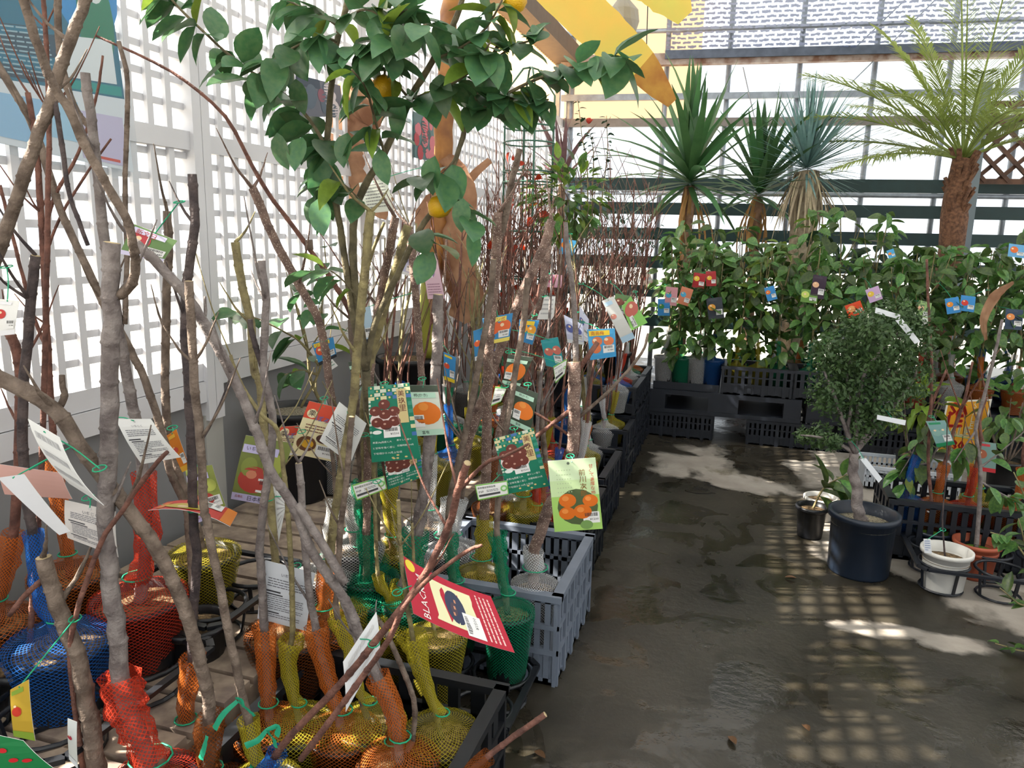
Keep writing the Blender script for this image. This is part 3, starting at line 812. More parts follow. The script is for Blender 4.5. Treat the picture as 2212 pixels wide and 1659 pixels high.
sap('sapling with a smooth grey stem bending behind the red card', (842, 1335), .28, .08, .2, 'yellow',
    [(857, 1285), (886, 1222), (912, 1123), (916, 1050), (925, 930)], 9, 8, 0, BARKG, neck=.06)
sap('slim straight sapling in the tall green netted pot beside the aisle', (1097, 1318), .31, .078, .23, 'green',
    [(1084, 1230), (1079, 1190), (1073, 1110), (1092, 934), (1106, 850), (1130, 700), (1140, 600)], 7, 6, 0, BARK, neck=.20, flare=1.6)
sap('slim sapling in the green net neck left of the yellow one in the grey crate', (985, 1290), .29, .078, .19, 'green',
    [(976, 1215), (971, 1171), (971, 1087), (1001, 952), (1034, 789), (1060, 640), (1066, 560)], 8, 6, 0, BARK, neck=.16)
sap('twin-stemmed grey sapling at the bottom centre of the near crate', (850, 1648), .22, .08, .17, 'brown',
    [(853, 1600), (838, 1545), (798, 1446), (770, 1380), (740, 1300)], 8, 6, 0, BARKG, neck=.03,
    br=[([(865, 1610), (857, 1564), (820, 1454), (800, 1400)], 7, 5, 0), ([(864, 1637), (890, 1600), (893, 1509), (838, 1373), (810, 1330)], 7, 5, 0, BARK)])
sap('grey sapling in an orange net neck crossing the big diagonal branch', (742, 1580), .24, .085, .18, 'orange',
    [(721, 1509), (695, 1417), (673, 1307), (660, 1200), (645, 1000)], 9, 7, 0, BARKG, neck=.24)
sap('sapling with a tall yellow net neck behind the blank white card', (800, 1560), .25, .085, .18, 'yellow',
    [(778, 1500), (760, 1420), (728, 1330), (728, 1270), (736, 1142), (747, 1050), (760, 900)], 7, 6, 0, BARK, neck=.26)
sap('sapling with a wide yellow net neck at the right of the near crate', (955, 1585), .25, .092, .19, 'yellow',
    [(935, 1520), (905, 1430), (890, 1370), (876, 1280), (865, 1180), (860, 1080)], 6, 4, 0, BARKY, neck=.22, flare=2.6)
sap('thick pale trunk with a burl beside a white net neck', (880, 1208), .36, .085, .17, 'white',
    [(872, 1160), (857, 1123), (853, 1072), (850, 950), (846, 860)], 13, 9, 0, BARKG, neck=.04)
sap('sapling bundled in a green net tied with string by the wooden pallet', (780, 1212), .40, .085, .17, 'green',
    [(786, 1150), (784, 1080), (776, 960), (765, 800), (757, 690)], 9, 6, 0, BARK, neck=.20)
sap('stub knotted inside a yellow net behind the grey crate', (1130, 1098), .36, .082, .17, 'yellow',
    [(1130, 1070), (1128, 1050)], 8, 6, 0, BARK, neck=.06, twigs=0, flare=2.2)
sap('pot in an orange-brown net behind the yellow knotted one', (1172, 1075), .36, .085, .19, 'orange',
    [(1175, 1030), (1178, 985), (1170, 900), (1165, 800)], 6, 5, 0, BARK, neck=.1)
sap('tall straight-sided pot in yellow net left of the red card', (943, 1372), .30, .082, .24, 'yellow',
    [(930, 1330), (900, 1260), (893, 1190), (890, 1130)], 4, 3, 0, BARKY, neck=0)
sap('flat-topped yellow netted pot behind the blank white card', (742, 1312), .33, .072, .2, 'yellow', [(735, 1290), (729, 1180), (722, 1030), (712, 930)], 5, 4, 0, BARK, neck=0)
sap('small yellow netted pot under the big diagonal branch', (850, 1345), .27, .075, .2, 'yellow', [(840, 1290), (816, 1240), (809, 1050), (803, 930)], 5, 4, 0, BARKY, neck=.1)
sap('white netted pot with a tall white net neck left of the green bundle', (700, 1240), .40, .082, .18, 'white', [(705, 1180), (722, 1100), (735, 1020), (752, 900)], 6, 5, 0, BARKY, neck=.18, flare=1.9)
sap('white netted pot at the back left corner of the grey crate', (985, 1185), .31, .085, .18, 'white', [(985, 1130), (1000, 1060), (1015, 960), (1030, 830)], 6, 5, 0, BARK, neck=.15)
sap('reddish twig poking out over the wet floor at the bottom', (930, 1760), .20, .08, .17, 'brown', [(960, 1720), (1010, 1670), (1090, 1606), (1178, 1543)], 7, 6, 0, BARKR, twigs=0)
sap('brown branch rising out of the left edge and crossing the poster', (-90, 1500), .36, .09, .15, None, [(-95, 1000), (-60, 700), (0, 535), (57, 370), (114, 200), (150, 90), (184, 0), (215, -90)], 13, 9, 0, BARK,
    br=[([(114, 200), (135, 320), (150, 420), (190, 530)], 5, 4, 0, BARKD)], twigs=2)
sap('reddish sapling close to the left picture edge', (-4, 1340), .46, .09, .17, 'orange', [(5, 1270), (20, 1200), (33, 1105), (43, 918), (43, 790), (17, 717), (-15, 690)], 10, 9, 0, BARKR, neck=.2)
sap('thin vertical twiggy sapling against the lattice at far left', (60, 1420), .42, .09, .16, None, [(90, 1000), (98, 700), (104, 400), (106, 240), (98, 60), (90, -40)], 6, 4, .15, BARKR, twigs=10)

# ================================================================== LEAVES
def leaf_mesh(name, m, W=.48, fold=.10, curl=.18, rows=6, tip=1.0, wav=0.0, mids=None):
    b = MB(); vs = []
    for i in range(rows + 1):
        t = i / rows
        w = W / 2 * (math.sin(math.pi * min(1, t ** .85)) ** .8) + (.012 if i < rows else 0)
        z = -curl * t * t + wav * math.sin(t * 9)
        vs += [(-w, t, z + fold * (w / (W / 2)) + U(-wav, wav) * .5), (0, t, z), (w, t, z + fold * (w / (W / 2)) + U(-wav, wav) * .5)]
    fs = []
    for i in range(rows):
        for j in range(2): fs.append((3 * i + j, 3 * i + j + 1, 3 * i + j + 4, 3 * i + j + 3))
    return b.add(vs, fs).mesh(m, True, name=name)
def put(t, me, p, d, nrm, s, name='leaf', sx=1.0):
    d = Vector(d).normalized(); n = Vector(nrm); n = (n - d * n.dot(d))
    if n.length < 1e-3: n = Vector((1, 0, 0)) - d * d.x
    n.normalize(); x = d.cross(n)
    o = link(name, me, t); q = Vector(np.asarray(p, float) - wloc(t))
    M = Matrix(((x.x * s * sx, d.x * s, n.x * s, q.x), (x.y * s * sx, d.y * s, n.y * s, q.y), (x.z * s * sx, d.z * s, n.z * s, q.z), (0, 0, 0, 1)))
    o.matrix_local = M
    return o
LEMONLEAF = mat('lemon_leaf', '#587f50', .40, col2='#42704a', vscale=6, transl=.30, rnd=.35, spec=.6)
YOUNGLEAF = mat('young_leaf', '#7d9a3c', .4, var=.2, vscale=6, transl=.4, rnd=.3)
CITRUS = mat('citrus_leaf', '#668a44', .38, col2='#43693a', vscale=7, transl=.38, rnd=.55, spec=.6)
DARKLEAF = mat('dark_leaf', '#2c4a30', .45, var=.3, vscale=7, transl=.25, rnd=.3)
LEMONL = [leaf_mesh('lemon_leaf', LEMONLEAF, w, f, c, 6, wav=.012) for w, f, c in ((.58, .06, .22), (.64, .12, .12), (.52, .10, .35))]
YOUNGL = [leaf_mesh('young_leaf', YOUNGLEAF, w, f, c) for w, f, c in ((.42, .10, .2), (.38, .14, .3))]
CITRL = [leaf_mesh('citrus_leaf', CITRUS, w, f, c) for w, f, c in ((.50, .08, .22), (.55, .12, .30), (.44, .14, .15))]
DARKL = [leaf_mesh('dark_leaf', DARKLEAF, w, f, c) for w, f, c in ((.5, .08, .22), (.55, .12, .3))]
def leaves_on(t, pts, n, size, meshes, droop=.45, side=1.0, start=.1, young=None, name='leaf'):
    q = smooth_line(pts, 6); k = len(q)
    for i in range(n):
        f_ = start + (1 - start) * (i + R() * .8) / n; j = min(k - 2, int(f_ * (k - 1)))
        p = q[j] + (q[j + 1] - q[j]) * R(); tg = q[j + 1] - q[j]; tg = tg / (np.linalg.norm(tg) + 1e-9)
        a = U(0, 6.28) if side >= 1 else i * 2.4
        o = A(math.cos(a), math.sin(a), U(-.3, .5)); o -= tg * (o @ tg); o /= np.linalg.norm(o) + 1e-9
        d = o * .9 + tg * U(.2, .8) + A(0, 0, -droop * U(.4, 1.6))
        s = size * U(.7, 1.2)
        me = random.choice(young) if young and R() < .12 else random.choice(meshes)
        put(t, me, p + o * .004, d, A(U(-.5, .5), U(-.5, .5), 1), s, name)

# ---------------- the lemon tree
LD = 2.12
lb = pz(815, 1225, .36)
lt = thing('lemon_tree', 'tall lemon tree with dark glossy leaves and yellow lemons spreading across the top', 'lemon tree', (lb[0], lb[1], .19))
pot_parts(lt, lb, .36, .10, .17)
def lbr(pts, r0, r1, D0=LD, D1=None, nm='branch'):
    D1 = D0 if D1 is None else D1; k = len(pts)
    p = [hp(x, y, D0 + (D1 - D0) * i / max(1, k - 1)) for i, (x, y) in enumerate(pts)]
    sc = p and zc(p[0]) / F_PX
    stem_mesh(p, r0 * sc, r1 * sc, BARKOL, nm, lt, n=7)
    return p
BARKOL = bark_mat('lemon_bark', '#7d7358', '#57503c')
D0 = fwd(lb)
lbr([(815, 1225), (812, 1100), (800, 950), (790, 800)], 10, 9, D0, LD + .1, 'trunk')
b1 = lbr([(790, 800), (765, 700), (745, 560), (731, 466), (708, 343), (712, 230), (727, 90), (746, 20), (752, -40)], 8, 5, LD + .1, LD)
b2 = lbr([(790, 800), (770, 640), (762, 520), (775, 430), (830, 330), (885, 215), (935, 130), (985, 40), (1010, -40)], 9, 5, LD + .1, LD)
b3 = lbr([(790, 800), (810, 700), (860, 590), (905, 500), (950, 430), (985, 340), (1012, 255), (1040, 180), (1075, 100)], 7, 4, LD + .1, LD - .05)
TW = [([(708, 335), (690, 290), (640, 225), (585, 184), (502, 124), (435, 64), (380, 10), (350, -30)], 4, 2, 30, -.2),
      ([(727, 90), (690, 80), (640, 100), (590, 130), (540, 180)], 3, 2, 15, -.15),
      ([(735, 60), (690, 30), (640, 10), (600, -10)], 3, 2, 12, -.1),
      ([(712, 300), (700, 350), (690, 400), (672, 440)], 3, 1.5, 14, -.12),
      ([(725, 120), (770, 100), (804, 100), (860, 76), (921, 53)], 3, 2, 16, -.2),
      ([(745, 40), (790, 20), (840, 40), (880, 20)], 3, 2, 12, -.1),
      ([(830, 330), (810, 260), (790, 190), (760, 150)], 3, 2, 14, -.15),
      ([(885, 215), (850, 170), (830, 120), (870, 80)], 3, 2, 14, -.15),
      ([(885, 215), (960, 190), (1020, 150), (1060, 90)], 3, 2, 18, -.2),
      ([(935, 130), (1000, 100), (1050, 60), (1085, 0)], 3, 2, 18, -.15),
      ([(935, 120), (910, 60), (890, 10), (860, -30)], 3, 2, 12, -.1),
      ([(1012, 255), (1075, 214), (1135, 182), (1195, 157), (1260, 138), (1309, 124), (1352, 134)], 4, 1.5, 26, -.25),
      ([(1030, 205), (1090, 210), (1140, 220), (1185, 215)], 3, 2, 14, -.1),
      ([(1040, 180), (1070, 130), (1110, 100), (1150, 85), (1175, 60)], 3, 1.5, 9, -.1),
      ([(985, 340), (960, 370), (930, 385), (900, 380)], 2, 1, 5, -.06),
      ([(950, 430), (990, 440), (1010, 470), (1015, 500)], 2, 1, 5, -.06),
      ([(775, 430), (745, 400), (720, 390)], 2, 1, 5, -.05),
      ([(770, 640), (735, 600), (700, 580), (668, 590)], 2, 1, 5, -.05),
      ([(905, 500), (930, 520), (945, 560)], 2, 1, 3, -.05)]
for pts, r0, r1, n, dl in TW:
    p = lbr(pts, r0, r1, LD, LD + dl * U(.4, 1.4) * random.choice((1, 1, -1)))
    leaves_on(lt, p, int(n * 1.35), .106, LEMONL, .55, young=YOUNGL, start=.02)
for (x, y, a) in ((600, 330, 0), (655, 340, 0), (752, 330, 0), (820, 365, 1), (940, 380, 0), (1000, 470, 0), (640, 215, 1), (690, 470, 1), (950, 205, 0), (870, 260, 0)):
    p = hp(x, y, LD - .08); put(lt, random.choice(LEMONL), p + A(0, 0, .05), A(U(-.3, .3), U(-.5, .1), -1), A(U(-.4, .4), -1, .3), U(.085, .11))
LEMON = mat('lemon_peel', '#e3b318', .45, var=.12, vscale=18, bump=.25, bscale=220, col2='#d79d12')
for (x, y, lab) in ((950, 445, 'yellow lemon hanging lowest in front of the dry banana stem'), (828, 192, 'yellow lemon half hidden behind a leaf near the bag'), (1112, 0, 'yellow lemon at the top edge beside the roof beam')):
    c = hp(x, y, LD - .02); r = .033
    t = thing('lemon', lab, 'lemon', c)
    MB().lathe([(0.001, -1.22 * r), (.16 * r, -1.18 * r), (.42 * r, -.98 * r), (.80 * r, -.6 * r), (r, 0), (.85 * r, .55 * r), (.5 * r, .92 * r), (.12 * r, 1.1 * r), (.001, 1.12 * r)], c, 20).build('fruit', LEMON, t, True)
    MB().tube([c + A(0, 0, r * 1.05), c + A(0, 0, r * 1.5)], .003, 6).build('stalk', BARKOL, t, True)
    t.rotation_euler = (U(-.5, .5), U(.9, 1.3), 0) if y > 300 else (U(-.2, .2), .2, 0)

# ---------------- seedling in the big black pot near the wall
c = pz(640, 880, .72)
t = thing('potted_citrus', 'young citrus with pale-edged leaves in the big black pot against the wall', 'potted plant', (c[0], c[1], .30))
pot_parts(t, c, .72, .155, .42, soil=GRAVEL, lip=.012, drop=.03, n=30)
D = fwd(c)
for pts, n in (([(650, 880), (690, 800), (700, 720), (695, 660), (705, 600), (700, 520)], 12), ([(690, 790), (650, 740), (620, 720), (560, 690), (500, 670)], 9), ([(695, 700), (660, 650), (640, 610)], 6), ([(688, 810), (650, 800), (615, 810)], 6)):
    p = [hp(x, y, D - .15) for x, y in pts]; stem_mesh(p, .006, .002, BARKY, 'branch', t, n=6)
    leaves_on(t, p, n, .13, LEMONL, .5, young=YOUNGL, start=.25)

# ---------------- the banana: dry stem, hanging dead leaves, yellow blades
c = pz(880, 770, .78)
t = thing('banana_plant', 'half-dead banana plant in a black pot with yellow and dry brown leaves', 'banana plant', (c[0], c[1], .30))
pot_parts(t, c, .78, .175, .47, lip=.014, drop=.02, n=30)
D = fwd(c)
BANST = mat('banana_stem', '#b9803f', .6, col2='#6d3f22', vscale=5, bump=.3, bscale=20)
BANGR = mat('banana_stem_base', '#a3a03c', .5, col2='#6b7a2c', vscale=4)
DRYB = mat('dry_banana_leaf', '#b88e6e', .75, col2='#8a5f45', vscale=7, transl=.3, bump=.3, bscale=25)
YELB = mat('yellow_banana_leaf', '#f0c866', .45, col2='#d8cf68', vscale=3, transl=.6)
BRNB = mat('brown_banana_tip', '#a8703a', .7, col2='#c99a4a', vscale=8, transl=.4)
sb = [hp(x, y, D) for x, y in ((920, 770), (922, 690), (935, 600), (948, 480), (956, 340), (962, 220), (966, 90), (975, -30))]
stem_mesh(sb[:3], .055, .060, BANGR, 'stem_base', t, n=12, knob=.03)
stem_mesh(sb[2:], .058, .045, BANST, 'stem', t, n=12, knob=.03)
def ribbon(t, spine, widths, m, name, wob=.02, twist=0.0, nx=4, mats=None, tipm=None, up=(0, 0, 1)):
    q = smooth_line(spine, 5); k = len(q); b = MB(); vs = []
    for i, p in enumerate(q):
        f_ = i / (k - 1); w = np.interp(f_ * (len(widths) - 1), range(len(widths)), widths)
        d = q[min(i + 1, k - 1)] - q[max(0, i - 1)]; d = d / np.linalg.norm(d)
        sd = np.cross(d, A(*up)); sd = sd / (np.linalg.norm(sd) + 1e-9); n = np.cross(sd, d)
        ca, sa = math.cos(twist * f_ * 3), math.sin(twist * f_ * 3)
        sx, nn = sd * ca + n * sa, n * ca - sd * sa
        for j in range(nx + 1):
            u = j / nx - .5
            vs.append(p + sx * (w * u) + nn * (abs(u) * w * .25 + U(-wob, wob)))
    N1 = nx + 1
    for i in range(k - 1):
        fs = [(i * N1 + j, i * N1 + j + 1, (i + 1) * N1 + j + 1, (i + 1) * N1 + j) for j in range(nx)]
        for f_ in fs: b.f.append(f_); b.m.append(1 if tipm and i > (k - 1) * .78 else 0); b.uv.append([(0, 0)] * 4)
    b.v = [tuple(v) for v in vs]
    return b.build(name, [m, tipm or m], t, True)
P3 = lambda L, dd=0: [hp(x, y, D + dd) for x, y in L]
ribbon(t, P3([(830, 190), (790, 215), (752, 240), (738, 300), (745, 370), (775, 420), (840, 455)], -.2), [.10, .30, .34, .28, .24, .20, .14], DRYB, 'dry_leaf', .015, up=(.3, 1, .2))
ribbon(t, P3([(960, 340), (985, 400), (975, 500), (985, 580), (1000, 650), (985, 690)], -.1), [.10, .22, .26, .28, .24, .12], DRYB, 'dry_leaf', .02, up=(.3, 1, .2))
ribbon(t, P3([(955, 420), (925, 440), (908, 480), (925, 540)], -.05), [.06, .10, .12, .05], DRYB, 'dry_leaf', .01, up=(.3, 1, .2))
ribbon(t, P3([(980, 440), (1020, 380), (1058, 345)], -.05), [.03, .05, .04], DRYB, 'dry_leaf', .005, up=(.3, 1, .2))
ribbon(t, P3([(940, 560), (930, 620), (935, 700)], -.1), [.05, .08, .03], DRYB, 'dry_leaf', .01, up=(.3, 1, .2))
ribbon(t, P3([(990, -130), (1120, -75), (1215, 0), (1300, 78), (1380, 150), (1450, 225)], -.5), [.05, .20, .26, .26, .21, .07], YELB, 'yellow_leaf', .006, tipm=BRNB, up=(.5, 1, .6))
ribbon(t, P3([(975, -60), (1200, -120), (1380, -60), (1440, -10), (1478, 40)], -.3), [.05, .25, .30, .26, .10], YELB, 'yellow_leaf', .006, up=(.5, 1, .5))
# silver bag tied over the fruit
bag = hp(1345, 40, D - .1)
t = thing('silver_bag', 'crinkled silvery bag hanging beside the yellow banana leaf', 'bag', bag)
MB().lathe([(.015, .12), (.035, .09), (.075, .04), (.09, -.02), (.07, -.08), (.03, -.13), (.002, -.15)], bag, 14, wob=.09).build('bag', sheet_mat('silver_film', '#b9b4a8', .3, .15, .25), t)
MB().tube([bag + A(0, 0, .12), bag + A(0, 0, .4)], .004, 5).build('hanger', STEEL, t)

# ================================================================== THE DENSE ROWS OF BARE SAPLINGS BEHIND
random.seed(21)
ROWS = []
for y in np.arange(2.95, 5.66, .165):
    for x in (-.76, -.96):
        ROWS.append((x + U(-.03, .03), y + U(-.03, .03), 'crate'))
    for x in (-1.30, -1.52, -1.74):
        if R() < (.6 if y < 4.2 else .95): ROWS.append((x + U(-.05, .05), y + U(-.05, .05), 'deck'))
BK = [BARK, BARKR, BARKS, BARKY, BARKG, BARKR, BARK]
ORD = ['first', 'second', 'third', 'fourth', 'fifth', 'sixth', 'seventh', 'eighth', 'ninth', 'tenth', 'eleventh', 'twelfth', 'thirteenth', 'fourteenth', 'fifteenth', 'sixteenth', 'seventeenth', 'eighteenth', 'nineteenth', 'twentieth']
CNT = {}
for (x, y, wh) in ROWS:
    if wh == 'crate':
        if 3.43 < y < 3.50 or 4.10 < y < 4.42: continue
        rz = .31 if y < 4.3 else .345 if y < 4.78 else .53
        H = .16 if y < 4.3 else .15
    else:
        if abs(x + 1.85) < .25 and 3.75 < y < 4.3: continue
        rz, H = .48, .17
    colr = random.choice(('white', 'white', 'white', 'green', 'orange', 'yellow', 'blue', 'red', 'yellow'))
    far = y > 4.1
    bk = random.choice(BK[:3] + [BARKR] * 3) if far else random.choice(BK)
    line = ('outer crate row beside the aisle' if x > -.86 else 'inner crate row beside the pallets') if wh == 'crate' else ('pallet row nearest the crates' if x > -1.4 else 'middle pallet row' if x > -1.63 else 'pallet row nearest the lattice')
    CNT[line] = CNT.get(line, 0) + 1
    lab = f'bare {colr}-netted sapling, {ORD[CNT[line] - 1]} back in the {line}'
    top = U(1.50, 1.95) if far else U(1.1, 1.62)
    wsap(lab, x, y, rz, .078, H, colr, top, bk,
         'bare saplings in rows behind the cards', nst=random.choice((3, 3, 4) if far else (1, 2, 3)), lean=.17, neck=U(.10, .18), twigs=6 if far else 3, r=U(.006, .009) if far else U(.007, .011), tl=.34)

# ================================================================== CARDS AND POSTERS
def d_chestnut(k):          # green patterned card, chestnuts on a plate
    for i in range(7):
        for j in range(4):
            u, v = i / 7, j * .045
            if (i + j) % 2: k.rect(u, v, u + 1 / 7, v + .045, random.choice(('#2f8f76', '#d9d3a4', '#3f6fae', '#cfd8c4')))
            else: k.ell(u + .07, v + .022, .025, '#d9c98a')
    for j in range(10):
        v = .18 + j * .05
        if j % 2: k.rect(.90, v, 1.0, v + .05, random.choice(('#3f6fae', '#d9d3a4', '#2f8f76')))
        k.rect(.0, v, .05, v + .03, random.choice(('#cfe0d0', '#2f8f76')))
    k.ell(.38, .44, .36, '#e9d9d6', .70)
    for u, v in ((.36, .24), (.15, .32), (.36, .37), (.57, .34), (.18, .47), (.37, .51), (.56, .47)):
        k.ell(u, v, .135, '#6b2c20', .9, .0016); k.ell(u - .03, v - .015, .03, '#c89a88', .8, .0020)
    k.rect(.67, .06, .88, .50, '#d6c389', .0016); k.text('美玖里', .695, .08, .155, '#6d2a22', .0026, vert=True)
    k.ell(.16, .60, .10, '#eef3ee', .5); k.barcode(.30, .54, .36, .14, '¥1500')
    for i, s_ in enumerate(('果重28g程度と大', 'と甘味を強く感じ', '下旬頃から10月上旬頃')): k.text(s_, .05, .72 + i * .075, .055, '#e9f4ec')
    for i, s_ in enumerate(('素らしい香り', '収穫時期は9月')): k.text(s_, .56, .71 + i * .075, .05, '#e9f4ec')
    for i in range(5): k.ell(U(.2, .95), U(.92, .97), .03, '#d9c98a', .7)
def d_kaki(k, p='¥1200', strip=True):           # one big persimmon, mint name strips
    k.ell(.5, .55, .46, '#e8791c', .82); k.ell(.42, .42, .16, '#f0943a', .8, .0016)
    k.rect(.0, .0, 1, .13, '#3c4a3a')
    if strip: k.rect(.0, .14, .86, .25, '#bfe6cf', .0018); k.text('柿(かき)', .18, .155, .12, '#22352c', .0024)
    k.barcode(.05, .58, .34, .24, p)
    k.rect(.0, .88, 1, 1, '#bfe6cf', .0018); k.text('富有', .25, .895, .12, '#22352c', .0024)
def d_jiro(k):
    k.rect(0, .5, 1, 1, '#a9d56f'); k.rect(0, .28, 1, .5, '#cfe9b0')
    k.ell(.53, .66, .42, '#50603a', .96)
    for u, v, r in ((.33, .56, .18), (.80, .58, .16), (.30, .74, .17), (.62, .73, .19)): k.ell(u, v, r, '#e07018', .85, .0016); k.ell(u - .04, v - .03, r * .4, '#ef9142', .8, .002)
    k.ell(.68, .92, .13, '#7aa05a', .8, .0022)
    k.text('前川次郎', .62, .14, .135, '#8a5a1e', .0028, vert=True)
    k.text('甘くて濃厚な柿', .84, .08, .085, '#c8372a', .0028, vert=True)
    for i in range(6):
        for j in range(7): k.ell(.16 + i * .055, .14 + j * .06, .012, '#b9cfa0')
    k.barcode(.62, .74, .34, .16, '¥1200'); k.ell(.42, .05, .03, '#5d6b58')
def d_fig(k):
    k.ell(.74, .38, .22, '#a9b355', 1.2); k.ell(.25, .45, .18, '#8d9a4a', 1.2)
    k.ell(.42, .64, .36, '#b8463c', .85); k.ell(.34, .56, .12, '#d88a6a', .8, .0016); k.rect(.45, .10, .62, .34, '#5d6a3c')
    k.rect(.02, .12, .78, .24, '#c9c3ea', .0018); k.text('いちじく(', .10, .14, .11, '#2b2b33', .0024)
    k.barcode(.52, .60, .44, .22, '¥1200')
    k.rect(.0, .88, 1, 1, '#c9c3ea', .0018); k.text('品種名', .08, .91, .06, '#a04848', .0024); k.text('日本種', .38, .895, .12, '#2b2b33', .0024)
def d_poro(k):
    k.rect(0, 0, 1, .30, '#d9482a'); k.ell(.22, .20, .15, '#f4e3b8'); k.text('栗', .12, .14, .20, '#2b2020', .0024)
    k.text('ぽろたん', .38, .20, .20, '#3f6fb8', .0024, ang=.1)
    k.lines(.15, .40, .8, .56, 3, '#7d4a3a')
    k.ell(.30, .76, .24, '#6b4326', 1.1); k.ell(.33, .76, .15, '#d9a52e', 1.0, .0018); k.ell(.70, .62, .20, '#4a2a20', .8)
    k.barcode(.55, .74, .42, .22, '¥1400')
def d_care(k):              # care instructions on the back of a card
    k.ell(.5, .06, .03, '#c9c9c9'); k.text('いちじく', .36, .13, .07, '#555560')
    k.lines(.12, .24, .90, .40, 4, '#6c6c74'); k.rect(.08, .44, .4, .465, '#3a3a40'); k.rect(.12, .49, .45, .51, '#3a3a40')
    k.lines(.14, .53, .90, .78, 7, '#77777e'); k.rect(.10, .80, .42, .82, '#3a3a40'); k.lines(.14, .84, .88, .92, 2, '#77777e')
def d_black(k):             # red card for a black fig, sold in English
    k.rect(.14, .28, .86, .74, '#e9e6b8'); k.ell(.5, .52, .30, '#2c3450', .62); k.ell(.46, .50, .12, '#4a3a48', .5, .0016)
    for i in range(3): k.rect(.34 + i * .12, .48 + .02 * i, .40 + i * .12, .50 + .02 * i, '#c98a6a', .002)
    k.text('BLACK M', .05, .12, .13, '#f4e9e6'); k.ell(.88, .07, .10, '#ecd23a')
    k.barcode(.06, .58, .40, .18, '¥1500')
    k.lines(.08, .80, .92, .97, 4, '#f2c9c4')
def d_pvp(k):
    k.rect(0, 0, 1, .07, '#7ac04a'); k.rect(0, .93, 1, 1, '#7ac04a'); k.rect(0, 0, .025, 1, '#7ac04a'); k.rect(.975, 0, 1, 1, '#7ac04a')
    k.text('農林種苗登録品種', .06, .16, .065, '#2c2c30'); k.text('PVP', .08, .42, .07, '#2c2c30'); k.lines(.32, .42, .7, .6, 2, '#4a4a50')
    k.rect(.06, .66, .74, .80, '#4a4a4e'); k.ell(.87, .48, .11, '#8fc978'); k.ell(.87, .48, .06, '#dff0d8', .9, .0016)
def d_fruit(fc, n=2, strip=None, txt=None, price=True, sc='#f4d02c'):
    def f(k):
        k.rect(.0, .86, 1, 1, '#e9eef2' if not strip else strip)
        for i in range(n): k.ell(.3 + .42 * (i % 2) + U(-.05, .05), .42 + .22 * (i // 2) + U(-.05, .05), .24 if n < 3 else .19, fc, .9); k.ell(.24 + .42 * (i % 2), .36 + .22 * (i // 2), .07, '#f6d8b0', .8, .0016)
        if txt: k.rect(.05, .05, .8, .22, sc, .0018); k.text(txt, .12, .065, .15, '#b03020', .0024)
        elif strip: k.rect(.08, .06, .7, .14, strip)
        if price: k.barcode(.52, .56, .42, .26, '¥1480')
    return f
def d_text(col='#8a8a90', n=9):
    def f(k): k.lines(.12, .12, .88, .9, n, col)
    return f
def d_pink(k):
    k.ell(.42, .40, .26, '#9a78b4', 1.5); k.text('陽春', .62, .08, .22, '#4a3040', vert=True); k.barcode(.18, .36, .34, .16, '¥1480'); k.lines(.1, .66, .9, .95, 5, '#a87890')
# --- in the foreground, from the left
card('red and white tag at the left picture edge', [(-8, 645), (42, 650), (32, 722), (-8, 726)], 1.55, d_fruit('#c8302a', 1, '#f0f0f4'))
card('long white tag back hanging edge-on at the far left', [(60, 905), (128, 945), (224, 1092), (150, 1045)], [1.35, 1.30, 1.30, 1.35], d_text('#c9c9c9', 3), bend=.010, string=(215, 1012))
card('faded pink card back at the left edge', [(-6, 1002), (132, 1022), (156, 1078), (10, 1068)], 1.42, None, paper='#c99c92', bend=.006)
card('grey-white card back slanting over the orange net at the left', [(-5, 1032), (52, 1024), (152, 1148), (128, 1156)], [1.36, 1.36, 1.32, 1.32], None, paper='#c9c9cc')
card('crumpled white care card in front of the red net', [(140, 1080), (250, 1105), (256, 1204), (146, 1162)], 1.45, d_care, paper='#dcd6d2', bend=.01, string=(190, 1075))
card('white care card with a bent corner tied to the thick grey trunk', [(250, 905), (326, 905), (390, 988), (306, 1003)], 1.62, d_care, bend=.008, string=(238, 902))
card('small orange and red tag beside the white care card', [(360, 941), (381, 927), (412, 1012), (394, 1020)], 1.7, d_fruit('#d8503a', 1, '#e9b23a'), paper='#e0842c', string=(372, 924))
card('red-framed card lying almost flat below the fig cards', [(320, 1102), (362, 1084), (513, 1108), (497, 1137)], [1.62, 1.85, 1.80, 1.58], d_fruit('#c9b23a', 1, '#e0842c'), paper='#c8382e', bend=.012)
card('fig card with a red fig and price sticker, left of the black pot', [(531, 940), (634, 958), (588, 1093), (499, 1077)], 2.05, d_fig, paper='#7f8a4a', bend=.006, string=(590, 936))
card('smaller fig card with green figs hanging lower left', [(400, 1013), (458, 1004), (492, 1104), (420, 1132)], 1.95, d_fig, paper='#94a052', string=(415, 1000))
card('apple tag with a lilac name strip on the upper left lattice', [(290, 484), (383, 520), (352, 566), (258, 548)], 1.75, d_fruit('#c43a44', 1, '#d9d4f0', '新文日', sc='#d9d4f0'), paper='#6f8f5a')
card('white care card with fine print tied in front of the near crate', [(573, 1210), (681, 1238), (661, 1363), (556, 1336)], 1.75, d_care, paper='#dfe3ea', bend=.006, string=(640, 1222))
card('blank white card caught on the big diagonal branch', [(741, 1430), (813, 1322), (821, 1405), (747, 1538)], [1.42, 1.46, 1.46, 1.42], d_text('#d9d9d9', 3), paper='#eceef0', bend=.008)
card('large red card with a dark fig photo over the crates', [(893, 1325), (870, 1200), (1060, 1288), (1112, 1410)], [1.62, 1.72, 1.72, 1.62], d_black, paper='#b8283c', bend=-.012, string=(858, 1280))
